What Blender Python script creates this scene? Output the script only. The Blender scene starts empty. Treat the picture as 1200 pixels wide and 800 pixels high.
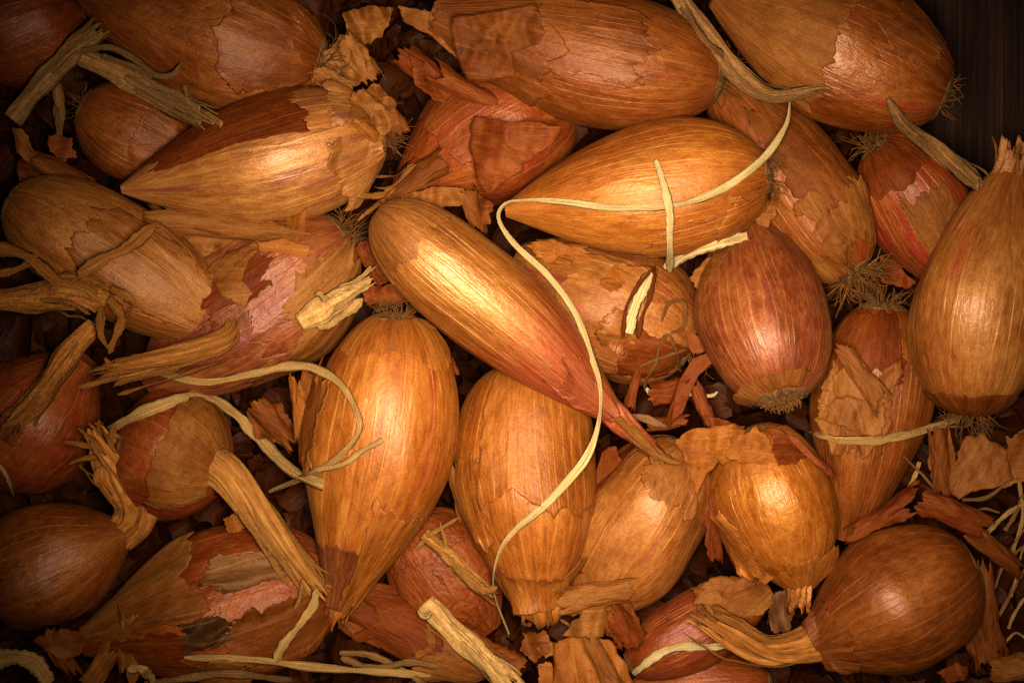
import bpy, math, random
import numpy as np
from mathutils import Vector
from mathutils.bvhtree import BVHTree

# ------------------------------------------------------------------ scene basics
scene = bpy.context.scene
COL = scene.collection
S = 0.00025          # metres per photo pixel at z = 0 (crop is 30 cm wide)
H = 0.75             # camera height over z = 0
cam_d = bpy.data.cameras.new('camera')
cam_d.sensor_width = 36.0
cam_d.lens = 36.0 * H / (1200 * S)
cam_d.clip_start = 0.02
cam_d.clip_end = 20.0
cam = bpy.data.objects.new('camera', cam_d)
cam.location = (0, 0, H)
COL.objects.link(cam)
scene.camera = cam
cam_d.dof.use_dof = True
cam_d.dof.focus_distance = H - 0.014
cam_d.dof.aperture_fstop = 17.0

world = bpy.data.worlds.new('World')
scene.world = world
world.use_nodes = True
world.node_tree.nodes['Background'].inputs[0].default_value = (1.0, 0.72, 0.45, 1)
world.node_tree.nodes['Background'].inputs[1].default_value = 0.003

def spot(name, px, py, z, aim, watts, size_deg, radius, color):
    l = bpy.data.lights.new(name, 'SPOT')
    l.energy = watts
    l.color = color
    l.spot_size = math.radians(size_deg)
    l.spot_blend = 1.0
    l.shadow_soft_size = radius
    o = bpy.data.objects.new(name, l)
    o.location = ((px - 600) * S, (400 - py) * S, z)
    a = Vector(((aim[0] - 600) * S, (400 - aim[1]) * S, 0.0))
    o.rotation_euler = (a - o.location).to_track_quat('-Z', 'Y').to_euler()
    COL.objects.link(o)
    return o
spot('lamp', 650, 430, 0.48, (675, 410), 40.0, 43.5, 0.060, (1.0, 0.85, 0.63))

scene.view_settings.view_transform = 'Standard'
scene.view_settings.look = 'None'
scene.view_settings.exposure = 0.0
scene.view_settings.gamma = 1.0
scene.render.engine = 'CYCLES'
scene.cycles.use_denoising = False
scene.cycles.max_bounces = 5
scene.cycles.diffuse_bounces = 1

# ------------------------------------------------------------------ helpers
def P(x, y, zmm):
    z = np.asarray(zmm, float) * 0.001
    k = (H - z) / H
    return np.stack([(np.asarray(x, float) - 600) * S * k, (400 - np.asarray(y, float)) * S * k, z + 0 * k], -1)

def catmull(pts, n):
    p = np.asarray(pts, float)
    if len(p) == 2:
        t = np.linspace(0, 1, n)[:, None]
        return p[0] * (1 - t) + p[1] * t
    d = np.r_[0, np.cumsum(np.sqrt((np.diff(p[:, :2], axis=0) ** 2).sum(1)) + 1e-9)]
    d /= d[-1]
    q = np.vstack([2 * p[0] - p[1], p, 2 * p[-1] - p[-2]])
    u = np.linspace(0, 1, n)
    k = np.clip(np.searchsorted(d, u, side='right') - 1, 0, len(p) - 2)
    f = ((u - d[k]) / (d[k + 1] - d[k]))[:, None]
    a, b, c, e = q[k], q[k + 1], q[k + 2], q[k + 3]
    return 0.5 * ((2 * b) + (-a + c) * f + (2 * a - 5 * b + 4 * c - e) * f ** 2 + (-a + 3 * b - 3 * c + e) * f ** 3)

def nrm(v):
    return v / (np.linalg.norm(v, axis=-1, keepdims=True) + 1e-12)

def noise1(rng, n, freqs, amps):
    """jagged 1-D noise over n samples"""
    x = np.linspace(0, 1, n)
    out = np.zeros(n)
    for f, a in zip(freqs, amps):
        f = max(2, int(f))
        v = rng.uniform(-1, 1, f + 1)
        out += a * np.interp(x, np.linspace(0, 1, f + 1), v)
    return out

class Wob:
    """smooth noise over (u, v) from random sinusoids; periodic in u with period 2 pi when per=True"""
    def __init__(self, rng, n, mu, nv, per=True):
        self.m = rng.integers(0, mu + 1, n) if per else rng.uniform(0, mu, n)
        self.m = self.m * rng.choice([-1, 1], n)
        self.n = rng.uniform(-nv, nv, n)
        self.p = rng.uniform(0, 2 * math.pi, n)
        self.a = rng.uniform(.4, 1, n) / math.sqrt(n)
    def __call__(self, u, v):
        o = 0
        for m, n, p, a in zip(self.m, self.n, self.p, self.a):
            o = o + a * np.sin(m * u + n * v * 2 * math.pi + p)
        return o

def grid_faces(nr, nc, wrap):
    r = np.arange(nr - 1)[:, None]
    c = np.arange(nc if wrap else nc - 1)[None, :]
    c2 = (c + 1) % nc
    return np.stack([r * nc + c, r * nc + c2, (r + 1) * nc + c2, (r + 1) * nc + c], -1).reshape(-1, 4)

def empty(name, loc):
    o = bpy.data.objects.new(name, None)
    o.empty_display_size = 0.01
    o.location = loc
    COL.objects.link(o)
    return o

def tag(o, label=None, cat=None, group=None, kind=None):
    if label: o['label'] = label
    if cat: o['category'] = cat
    if group: o['group'] = group
    if kind: o['kind'] = kind
    return o

def mk(name, verts, faces, mat, parent=None, sk=None, solid=0.0, smooth=True):
    """verts in world coordinates; quads (N,4) or tris (N,3)"""
    verts = np.asarray(verts, float).reshape(-1, 3)
    if parent is not None:
        org = np.array(parent.location) if parent.parent is None else np.array(parent.location) + np.array(parent.parent.location)
    else:
        org = np.array([verts[:, 0].mean(), verts[:, 1].mean(), verts[:, 2].min()])
    me = bpy.data.meshes.new(name)
    faces = np.asarray(faces)
    k = faces.shape[1]
    me.vertices.add(len(verts))
    me.vertices.foreach_set('co', (verts - org).astype(np.float32).ravel())
    me.loops.add(faces.size)
    me.loops.foreach_set('vertex_index', faces.astype(np.int32).ravel())
    me.polygons.add(len(faces))
    me.polygons.foreach_set('loop_start', (np.arange(len(faces)) * k).astype(np.int32))
    me.polygons.foreach_set('use_smooth', np.full(len(faces), smooth))
    if sk is not None:
        at = me.attributes.new('sk', 'FLOAT_VECTOR', 'POINT')
        at.data.foreach_set('vector', np.asarray(sk, np.float32).ravel())
    me.update(calc_edges=True)
    me.validate()
    me.materials.append(mat)
    o = bpy.data.objects.new(name, me)
    if parent is None:
        o.location = org
    else:
        o.parent = parent
    COL.objects.link(o)
    if solid:
        m = o.modifiers.new('thickness', 'SOLIDIFY')
        m.thickness = solid
        m.offset = 0
    return o

class Bag:
    """collects grids into one mesh"""
    def __init__(self): self.v, self.f, self.s, self.n = [], [], [], 0
    def add(self, v, f, s):
        v = v.reshape(-1, 3)
        self.v.append(v); self.f.append(f + self.n); self.s.append(np.asarray(s).reshape(-1, 3)); self.n += len(v)
    def build(self, name, mat, parent=None, solid=0.0):
        return mk(name, np.vstack(self.v), np.vstack(self.f), mat, parent, np.vstack(self.s), solid)

# ------------------------------------------------------------------ materials
class NT:
    def __init__(self, name):
        self.m = bpy.data.materials.new(name)
        self.m.use_nodes = True
        self.t = self.m.node_tree
        self.b = self.t.nodes['Principled BSDF']
        self.out = self.t.nodes['Material Output']
    def n(self, typ, props=None, **ins):
        nd = self.t.nodes.new(typ)
        for k, v in (props or {}).items(): setattr(nd, k, v)
        for k, v in ins.items():
            key = int(k[1:]) if k[0] == 'i' and k[1:].isdigit() else k.replace('_', ' ')
            self.set(nd.inputs[key], v)
        return nd
    def set(self, sock, v):
        if hasattr(v, 'is_output') or isinstance(v, bpy.types.NodeSocket): self.t.links.new(v, sock)
        elif isinstance(v, bpy.types.Node): self.t.links.new(v.outputs[0], sock)
        else: sock.default_value = v
    def noise(self, vec, scale, detail=4, rough=.55, dist=0.0):
        return self.n('ShaderNodeTexNoise', None, Vector=vec, Scale=scale, Detail=detail, Roughness=rough, Distortion=dist).outputs[0]
    def mapv(self, vec, scale, loc=(0, 0, 0)):
        return self.n('ShaderNodeMapping', None, Vector=vec, Scale=scale, Location=loc).outputs[0]
    def math(self, op, a, b=0.0, c=0.0, clamp=False):
        nd = self.n('ShaderNodeMath', {'operation': op, 'use_clamp': clamp}, i0=a, i1=b, i2=c)
        return nd.outputs[0]
    def rng(self, v, a, b, c=0.0, d=1.0, smooth=True):
        nd = self.n('ShaderNodeMapRange', {'interpolation_type': 'SMOOTHSTEP' if smooth else 'LINEAR'}, Value=v, From_Min=a, From_Max=b, To_Min=c, To_Max=d)
        return nd.outputs[0]
    def mix(self, f, a, b, mode='MIX'):
        nd = self.n('ShaderNodeMix', {'data_type': 'RGBA', 'blend_type': mode})
        self.set(nd.inputs[0], f); self.set(nd.inputs[6], a); self.set(nd.inputs[7], b)
        return nd.outputs[2]
    def ramp(self, f, stops):
        nd = self.n('ShaderNodeValToRGB', None, Fac=f)
        e = nd.color_ramp.elements
        while len(e) < len(stops): e.new(0.5)
        for el, (p, c) in zip(e, stops):
            el.position = p; el.color = (*c, 1)
        return nd.outputs[0]

def col4(c): return (c[0], c[1], c[2], 1)

PAL = {  # dark, mid, light base colours of the dry skins; litter and scrap include gap shade
    'gold':   ((.095, .025, .006), (.245, .100, .022), (.440, .250, .085)),
    'amber':  ((.110, .025, .004), (.275, .095, .015), (.440, .215, .052)),
    'tan':    ((.095, .027, .006), (.235, .090, .021), (.400, .215, .072)),
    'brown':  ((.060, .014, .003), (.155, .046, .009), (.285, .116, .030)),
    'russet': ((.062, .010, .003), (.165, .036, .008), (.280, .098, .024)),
    'rose':   ((.062, .012, .006), (.165, .042, .015), (.330, .150, .060)),
    'grey':   ((.055, .024, .010), (.150, .074, .034), (.280, .170, .092)),
    'litter': ((.006, .002, .001), (.020, .006, .002), (.045, .017, .005)),  # ordinary husk, darkened: shade of the deep gaps put into the colour
    'cream':  ((.120, .034, .008), (.290, .125, .034), (.480, .290, .115)),
    'ash':    ((.080, .034, .013), (.220, .112, .046), (.380, .240, .125)),
    'mould':  ((.026, .012, .004), (.080, .040, .015), (.190, .115, .052)),
    'scrap':  ((.008, .002, .001), (.030, .008, .002), (.075, .025, .006)),  # husk between the bulbs, its colour lowered to paint in the gap shade
}
RED = (.230, .018, .024)
PURPLE = (.150, .026, .050)

def skin_mat(name, pal, seed=0, red=0.0, red_t=None, purple=False, speck=.5, lines=1.0, thin=0.0, bloom=.25, wrinkle=.35, rough=.40):
    """dry papery onion skin; sk = (cos, sin, t) of the bulb so that fibres run from root to tip"""
    d, m, l = PAL[pal]
    k = NT(name)
    sk0 = k.n('ShaderNodeAttribute', {'attribute_name': 'sk'}).outputs['Vector']
    o = (seed * 3.17 % 11, seed * 5.31 % 13, seed * 7.7 % 17)
    # gentle waviness so fibres are not ruler straight
    warp = k.noise(k.mapv(sk0, (1.6, 1.6, 2.2), o), 1.0, 2)
    wv = k.n('ShaderNodeVectorMath', {'operation': 'MULTIPLY_ADD'}, i0=k.n('ShaderNodeCombineXYZ', None, X=warp, Y=warp, Z=0.0).outputs[0], i1=(.16, -.16, 0), i2=sk0).outputs[0]
    broad = k.noise(k.mapv(wv, (1.3, 1.3, 2.6), o), 1.0, 5, .6)
    streak = k.noise(k.mapv(wv, (5.5, 5.5, 1.1), o), 1.0, 5, .62)
    fine = k.noise(k.mapv(wv, (24, 24, 1.5), o), 1.0, 3, .5)
    fibre = k.noise(k.mapv(wv, (52, 52, 3.0), o), 1.0, 2, .5)
    mott = k.noise(k.mapv(sk0, (9, 9, 16), o), 1.0, 5, .65)
    f = k.math('MULTIPLY_ADD', broad, 1.0, k.math('MULTIPLY_ADD', streak, .22, k.math('MULTIPLY_ADD', fine, .12, k.math('MULTIPLY', mott, .75))))
    f = k.rng(f, .68, 1.38, 0, 1, False)
    col = k.ramp(f, [(0.0, d), (.45, m), (1.0, l)])
    # red / purple flush
    if red > 0:
        rn = k.noise(k.mapv(wv, (3.2, 3.2, 1.5), (o[2], o[0], o[1])), 1.0, 4, .6)
        rf = k.rng(rn, .62 - .32 * red, .80 - .28 * red)
        if red_t is not None:
            t = k.n('ShaderNodeSeparateXYZ', None, Vector=sk0).outputs[2]
            rf2 = k.rng(t, red_t[0], red_t[1])
            rf = k.math('MULTIPLY', k.math('MULTIPLY_ADD', rn, .9, .35, True), rf2)
        rf = k.math('MULTIPLY', rf, .82)
        col = k.mix(rf, col, col4(PURPLE if purple else RED))
    # thin dark veins and pale ribs along the fibre
    ln = k.math('SUBTRACT', 1.0, k.rng(fine, .33, .42))
    h1 = k.math('ABSOLUTE', k.math('SUBTRACT', k.noise(k.mapv(wv, (11, 11, .45), (o[1], o[2], o[0])), 1.0, 2, .5), .5))
    h1 = k.math('SUBTRACT', 1.0, k.rng(h1, .002, .012))
    brk = k.rng(k.noise(k.mapv(sk0, (3, 3, 6), (o[2], o[2], o[0])), 1.0, 3, .6), .40, .62)
    col = k.mix(k.math('MULTIPLY', ln, .10 * lines), col, col4([c * .6 for c in d]))
    col = k.mix(k.math('MULTIPLY', k.math('MULTIPLY', h1, brk), .50 * lines), col, col4([c * .35 for c in d]))
    xyz = k.n('ShaderNodeSeparateXYZ', None, Vector=wv)
    ang = k.math('ARCTAN2', xyz.outputs[1], xyz.outputs[0])
    wn = k.noise(k.mapv(sk0, (2.2, 2.2, .9), (o[0], o[2], o[1])), 1.0, 2, .5)
    ph = k.math('MULTIPLY_ADD', ang, 34.0 + seed % 5 * 4, k.math('MULTIPLY', wn, 22.0))
    rib = k.math('SINE', ph)
    pres = k.rng(k.noise(k.mapv(sk0, (2.4, 2.4, 3.4), (o[1], o[2], o[1])), 1.0, 3, .6), .36, .62)
    h2 = k.math('MULTIPLY', k.rng(rib, .72, 1.0), pres)
    pale = col4([min(1, c * 1.30 + .03) for c in l])
    col = k.mix(k.math('MULTIPLY', h2, .24 * lines), col, pale)
    pf = k.rng(fibre, .58, .74)
    col = k.mix(k.math('MULTIPLY', pf, .05), col, pale)
    # fine grain of the dry paper
    gr = k.noise(k.mapv(sk0, (40, 40, 150), o), 1.0, 3, .65)
    gv = k.rng(gr, .30, .72, .70, 1.28, False)
    col = k.mix(1.0, col, k.n('ShaderNodeCombineColor', None, Red=gv, Green=gv, Blue=gv).outputs[0], 'MULTIPLY')
    # dusty grey bloom in patches
    bl = k.rng(k.noise(k.mapv(sk0, (2.3, 2.3, 5), (o[2], o[1], o[0])), 1.0, 6, .7), .56, .78)
    col = k.mix(k.math('MULTIPLY', bl, bloom), col, (.24, .16, .09, 1))
    # soil smudges
    sm = k.rng(k.noise(k.mapv(sk0, (3.2, 3.2, 7), (o[1] + 3, o[0], o[2])), 1.0, 7, .75), .53, .72)
    sm = k.math('MULTIPLY', sm, k.rng(gr, .35, .65))
    col = k.mix(k.math('MULTIPLY', sm, .62), col, (.060, .027, .012, 1))
    # dark spots
    sp = k.rng(k.noise(k.mapv(sk0, (7, 7, 15), (o[0] + 4, o[2], o[1])), 1.0, 3, .7), .69, .76)
    col = k.mix(k.math('MULTIPLY', sp, speck), col, (.045, .02, .01, 1))
    sp2 = k.rng(k.noise(k.mapv(sk0, (26, 26, 55), o), 1.0, 2, .5), .70, .76)
    col = k.mix(k.math('MULTIPLY', sp2, speck * .8), col, (.05, .02, .01, 1))
    dif = k.mix(1.0, col, (.68, .44, .23, 1), 'MULTIPLY')
    k.set(k.b.inputs['Base Color'], dif)
    k.set(k.b.inputs['Roughness'], k.math('MULTIPLY_ADD', mott, .30, rough - .20))
    she = k.mix(.22, col, col4([min(1, c * 1.5) for c in l]))
    sheen = k.n('ShaderNodeBsdfAnisotropic', None, Color=she, Roughness=k.math('MULTIPLY_ADD', mott, .40, rough + .02))
    k.b.inputs['Specular IOR Level'].default_value = .05 if thin > .15 else .17
    wr = k.noise(k.mapv(sk0, (6, 6, 15), o), 1.0, 6, .62, .4)
    hgt = k.math('MULTIPLY_ADD', fine, .16, k.math('MULTIPLY_ADD', k.math('MULTIPLY_ADD', h2, .22, k.math('MULTIPLY', streak, .45)), 1.0, k.math('MULTIPLY_ADD', wr, wrinkle * 1.6, k.math('MULTIPLY_ADD', fibre, .03, k.math('MULTIPLY', mott, .5)))))
    bp = k.n('ShaderNodeBump', None, Strength=.7, Distance=.0006, Height=hgt)
    k.set(k.b.inputs['Normal'], bp.outputs[0])
    k.set(sheen.inputs['Normal'], bp.outputs[0])
    ms = k.n('ShaderNodeMixShader', None, Fac=.29 if thin < .15 else .25)
    k.t.links.new(k.b.outputs[0], ms.inputs[1]); k.t.links.new(sheen.outputs[0], ms.inputs[2])
    if thin > 0:
        tr = k.n('ShaderNodeBsdfTranslucent', None, Color=col)
        m2 = k.n('ShaderNodeMixShader', None, Fac=thin)
        k.t.links.new(ms.outputs[0], m2.inputs[1]); k.t.links.new(tr.outputs[0], m2.inputs[2])
        ms = m2
    k.t.links.new(ms.outputs[0], k.out.inputs[0])
    return k.m

def straw_mat(name, dark, mid, light, seed=0, rough=.7):
    """fibrous straw; sk = (across, seed, along)"""
    k = NT(name)
    sk = k.n('ShaderNodeAttribute', {'attribute_name': 'sk'}).outputs['Vector']
    o = (seed * 2.1 % 9, seed * 4.7 % 7, 0)
    a = k.noise(k.mapv(sk, (6, 3, 2.2), o), 1.0, 5, .65)
    b = k.noise(k.mapv(sk, (34, 9, 2.6), o), 1.0, 4, .6)
    c = k.noise(k.mapv(sk, (2.5, 2, 11), o), 1.0, 5, .7)
    f = k.rng(k.math('MULTIPLY_ADD', a, .7, k.math('MULTIPLY_ADD', b, .6, k.math('MULTIPLY', c, .6))), .68, 1.22, 0, 1, False)
    col = k.ramp(f, [(0, dark), (.45, mid), (1, light)])
    sp = k.rng(k.noise(k.mapv(sk, (6, 4, 14), o), 1.0, 3, .7), .66, .75)
    col = k.mix(k.math('MULTIPLY', sp, .55), col, (.07, .035, .015, 1))
    k.set(k.b.inputs['Base Color'], col)
    k.b.inputs['Roughness'].default_value = rough
    k.b.inputs['Specular IOR Level'].default_value = .05
    bp = k.n('ShaderNodeBump', None, Strength=.9, Distance=.0008, Height=k.math('MULTIPLY_ADD', b, 1.0, k.math('MULTIPLY_ADD', a, .9, k.math('MULTIPLY', c, .5))))
    k.set(k.b.inputs['Normal'], bp.outputs[0])
    return k.m

M = {}
M['pale'] = straw_mat('pale_straw', (.24, .115, .030), (.54, .36, .14), (.74, .59, .31), 1)
M['straw'] = straw_mat('dull_straw', (.13, .050, .010), (.36, .185, .055), (.58, .37, .140), 2)
M['husk'] = straw_mat('dry_husk', (.060, .015, .003), (.23, .074, .012), (.42, .180, .042), 3)
M['dust'] = straw_mat('dusty_stalk', (.045, .016, .004), (.18, .078, .022), (.33, .175, .060), 4)
M['orangehusk'] = straw_mat('orange_husk', (.090, .026, .005), (.27, .102, .020), (.42, .20, .052), 5)
M['root'] = straw_mat('dry_root', (.050, .015, .004), (.15, .055, .013), (.29, .130, .036), 6, .75)
M['crust'] = straw_mat('root_crust', (.022, .009, .003), (.090, .042, .013), (.24, .135, .048), 7, .9)
_flk = {}
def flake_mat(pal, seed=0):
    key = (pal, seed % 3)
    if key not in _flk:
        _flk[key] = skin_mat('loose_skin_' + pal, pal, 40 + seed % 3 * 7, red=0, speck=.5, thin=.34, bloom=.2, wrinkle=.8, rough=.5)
    return _flk[key]

# ------------------------------------------------------------------ shallot builder
BV, BF, BN = [], [], [0]     # coarse surfaces for resting straw and flakes on the bulbs

class Bulb:
    def __init__(self, root, tip, w, z, bow=0.0, a=.42, p=2.3, e=1.9, f=1.15, n=.13, flat=.94, lump=.03, seed=0, zbow=0.0):
        self.rng = np.random.default_rng(seed + 100)
        A = P(*root, z[0]); B = P(*tip, z[1])
        d = np.array([tip[0] - root[0], tip[1] - root[1]], float)
        L = np.hypot(*d); perp = np.array([-d[1], d[0]]) / L        # to the right hand side in the picture (y down)
        mid = np.array([(root[0] + tip[0]) / 2, (root[1] + tip[1]) / 2]) + perp * bow * 2
        C = P(mid[0], mid[1], (z[0] + z[1]) / 2 + zbow * 2)
        self.A, self.B, self.C = A, B, C
        zm = (z[0] + z[1]) / 2
        self.R = w / 2 * S * (H - zm * .001) / H
        self.a, self.p, self.e, self.f, self.n, self.flat, self.lump = a, p, e, f, n, flat, lump
        self.w1 = Wob(self.rng, 7, 3, 1.6)
        self.w2 = Wob(self.rng, 10, 14, .8)
        self.w3 = Wob(self.rng, 10, 30, .9)
        self.L = np.linalg.norm(B - A)
        self.base = np.array([(A[0] + B[0]) / 2, (A[1] + B[1]) / 2, min(A[2], B[2]) - self.R])
    def prof(self, t):
        a = self.a
        d = np.sqrt(np.clip(1 - np.clip(1 - t / a, 0, 1) ** self.p, 0, 1))
        u = np.clip((t - a) / (1 - a), 0, 1)
        b = (1 - u ** self.e) ** self.f * (1 - self.n) + self.n
        return np.where(t < a, d, b)
    def surf(self, t, th, off=0.0):
        t = np.asarray(t, float)[..., None]
        c = self.A * (1 - t) ** 2 + self.C * 2 * t * (1 - t) + self.B * t ** 2
        T = nrm((self.C - self.A) * 2 * (1 - t) + (self.B - self.C) * 2 * t)
        up = np.array([0, 0, 1.0])
        N = nrm(up - T * (T @ up)[..., None])
        B = np.cross(T, N)
        tt = t[..., 0]
        r = self.R * self.prof(tt)
        env = np.clip(np.sin(np.clip(tt, 0, 1) * math.pi), 0, 1) ** .5
        r = r * (1 + env * (2.5 * self.lump * self.w1(th, tt) + .013 * self.w2(th, tt) + .004 * self.w3(th, tt)))
        r = r + off
        return c + N * (r * np.cos(th) * self.flat)[..., None] + B * (r * np.sin(th))[..., None]
    def grid(self, nt, nth):
        u = np.linspace(0, 1, nt)
        t = .5 * (u + (1 - np.cos(u * math.pi)) / 2)
        t = np.clip(t, .0006, 1)
        th = np.arange(nth) / nth * 2 * math.pi
        tt, hh = np.meshgrid(t, th, indexing='ij')
        return tt, hh

def patch(b, t, th, off=.45, lift=1.0, rag=(.03, .03, .1, .1), free=(1, 1, 1, 1), nt=46, nth=56, seed=0):
    """one torn layer of skin lying on a bulb; returns grid for a mesh"""
    rng = np.random.default_rng(seed + 500)
    lf_, la = (2, 4, 9), (.7, .7, .6)
    hf_, ha = (19, 33), (.5, .35)
    v = np.linspace(0, 1, nth); u = np.linspace(0, 1, nt)
    U, V = np.meshgrid(u, v, indexing='ij')
    arc = (t[1] - t[0]) * b.L; wid = math.radians(th[1] - th[0]) * b.R
    rag = [min(rag[0], .2 * (t[1] - t[0])), min(rag[1], .2 * (t[1] - t[0])), min(rag[2], .16 * math.radians(th[1] - th[0])), min(rag[3], .16 * math.radians(th[1] - th[0]))]
    def edge(n, amp): return amp * noise1(rng, n, lf_, la), amp * noise1(rng, n, hf_, ha)
    k2 = .0018
    a0, a1 = edge(nth, rag[0]); b0, b1 = edge(nth, rag[1]); c0, c1 = edge(nt, rag[2] * .45); d0, d1 = edge(nt, rag[3] * .45)
    def saw(n, amp):
        o = np.zeros(n); i = 0
        while i < n:
            w = int(rng.integers(2, 9)); h = rng.uniform(-.2, 1) * amp
            o[i:i + w] += np.linspace(0, h, w)[:len(o[i:i + w])]; i += w
        return o
    a1 = a1 * .4 - saw(nth, rag[0] * .6); b1 = b1 * .4 + saw(nth, rag[1] * .6)
    Tt = t[0] + (t[1] - t[0]) * U + a0[None, :] * (1 - U) ** 2 + b0[None, :] * U ** 2 + a1[None, :] * np.exp(-U * arc / k2) + b1[None, :] * np.exp(-(1 - U) * arc / k2)
    Th = math.radians(th[0]) + math.radians(th[1] - th[0]) * V + c0[:, None] * (1 - V) ** 2 + d0[:, None] * V ** 2 + c1[:, None] * np.exp(-V * wid / k2) + d1[:, None] * np.exp(-(1 - V) * wid / k2)
    Tt = np.clip(Tt, .002, 1)
    wob = Wob(rng, 5, 1.6, .7, False)
    mod = np.clip(.35 + 1.2 * wob(U * 3, V * 1.6), 0, 1.4)
    k = .0036
    lf = free[0] * np.exp(-U * arc / k) + free[1] * np.exp(-(1 - U) * arc / k) + free[2] * np.exp(-V * wid / k) + free[3] * np.exp(-(1 - V) * wid / k)
    o = off * .001 + lift * .0012 * np.clip(lf, 0, 1.2) * mod
    return b.surf(Tt, Th, o), grid_faces(nt, nth, False), np.stack([np.cos(Th), np.sin(Th), Tt], -1)

def tube(path, rad, m, flat=1.0, rib=.0, seed=0, ragged=0.0, twist=0.0, nrib=9):
    """tube along world points; rad in metres; ragged end in metres"""
    rng = np.random.default_rng(seed + 900)
    p = np.asarray(path); n = len(p)
    T = nrm(np.gradient(p, axis=0))
    up = np.array([0, 0, 1.0])
    N = np.zeros_like(p)
    v = up - T[0] * (T[0] @ up)
    if np.linalg.norm(v) < .05: v = np.cross(T[0], [1.0, 0, 0])
    v = nrm(v)
    for i in range(n):
        v = nrm(v - T[i] * (T[i] @ v)); N[i] = v
    B = np.cross(T, N)
    th = np.arange(m) / m * 2 * math.pi
    ph = rng.uniform(0, 6.28, 3)
    s = np.linspace(0, 1, n)
    TH = th[None, :] + 0 * s[:, None]
    wb = 0
    for q in range(9 if rib else 0):
        mq = int(rng.integers(2, 13)); wb = wb + rng.uniform(.25, .6) * np.sin(mq * TH + rng.uniform(0, 6.28) + rng.uniform(-5, 5) * s[:, None] + .8 * np.sin(rng.uniform(3, 9) * s[:, None]))
    r = np.asarray(rad)[:, None] * (1 + rib * .8 * wb)
    tw = TH + twist * s[:, None]
    a = np.cos(TH) * flat; c = np.sin(TH)
    ca, sa = np.cos(twist * s)[:, None], np.sin(twist * s)[:, None]
    x, y = a * ca - c * sa, a * sa + c * ca
    V = p[:, None, :] + (r * x)[..., None] * N[:, None, :] + (r * y)[..., None] * B[:, None, :]
    if ragged:
        j = np.repeat(rng.uniform(-1, 1, m // 2 + 1), 2)[:m] * ragged
        w = (np.clip((s - .75) / .25, 0, 1) ** 2)[:, None]
        V = V + (w * j[None, :])[..., None] * T[:, None, :]
    sk = np.stack([np.cos(TH), np.sin(TH), s[:, None] + 0 * TH], -1)
    return V, grid_faces(n, m, True), sk

def px(r): return r * S

def ribbon_geo(path, width, thick=.00045, twist0=0.0, twist1=0.0, seed=0, cup=.25, taper=(.6, .5), roll=None):
    rng = np.random.default_rng(seed + 1300)
    p = np.asarray(path); n = len(p)
    T = nrm(np.gradient(p, axis=0)); up = np.array([0, 0, 1.0])
    sd = nrm(np.cross(T, up) + 1e-9); N = np.cross(sd, T)
    s = np.linspace(0, 1, n)
    tw = twist0 * (1 - s) + twist1 * s + .25 * np.sin(s * rng.uniform(5, 11) + rng.uniform(0, 6))
    if roll is not None: tw = np.interp(s, np.linspace(0, 1, len(roll)), roll) + .15 * np.sin(s * 9)
    W = sd * np.cos(tw)[:, None] + N * np.sin(tw)[:, None]
    Q = np.cross(W, T)
    w = np.asarray(width) * np.ones(n) * (1 + .16 * np.sin(s * rng.uniform(8, 20) + rng.uniform(0, 6)) + .08 * np.sin(s * rng.uniform(40, 70)) + noise1(rng, n, (n // 3, n // 2), (.08, .06)))
    w = w * np.interp(s, [0, .06, .92, 1], [taper[0], 1, 1, taper[1]])
    xs = np.array([-1, -.5, 0, .5, 1, .5, 0, -.5]); ys = np.array([0, .5, .6, .5, 0, -.5, -.4, -.5])
    cz = cup * (xs ** 2)
    V = p[:, None, :] + (w[:, None] / 2 * xs)[..., None] * W[:, None, :] + (thick * ys[None, :] + w[:, None] / 2 * cz[None, :] * .5)[..., None] * Q[:, None, :]
    Ls = np.r_[0, np.cumsum(np.linalg.norm(np.diff(p, axis=0), axis=1))] / .08
    sk = np.stack([np.broadcast_to(xs, (n, 8)), np.full((n, 8), seed * .37), np.broadcast_to(Ls[:, None], (n, 8))], -1)
    return V, grid_faces(n, 8, True), sk

def roots_geo(bag, c, d, n, length, spread, rng, r=.00022, curl=.7, disc=.002):
    d = nrm(np.asarray(d, float))
    a = nrm(np.cross(d, [0.3, .2, 1.0])); b2 = np.cross(d, a)
    for i in range(n):
        ang = rng.uniform(0, 2 * math.pi); rr = math.sqrt(rng.uniform(0, 1))
        st = c + (a * math.cos(ang) + b2 * math.sin(ang)) * rr * disc
        v = nrm(d + (a * math.cos(ang) + b2 * math.sin(ang)) * rr * spread + rng.normal(0, .25, 3))
        L = length * rng.uniform(.45, 1.25); k = 12
        pts = [st]; 
        bend = rng.normal(0, curl, 3)
        for j in range(k - 1):
            v = nrm(v + bend * .16 + rng.normal(0, .10, 3) + np.array([0, 0, .02]))
            if rng.random() < .12: bend = rng.normal(0, curl, 3)
            pts.append(pts[-1] + v * L / (k - 1))
        rad = r * rng.uniform(.6, 1.4) * np.linspace(1, .45, k)
        V, F, K = tube(np.array(pts), rad, 5, 1.0, 0, i)
        K = K * np.array([.3, 0, 1]) + np.array([0, i * .31, 0])
        bag.add(V, F, K)

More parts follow.
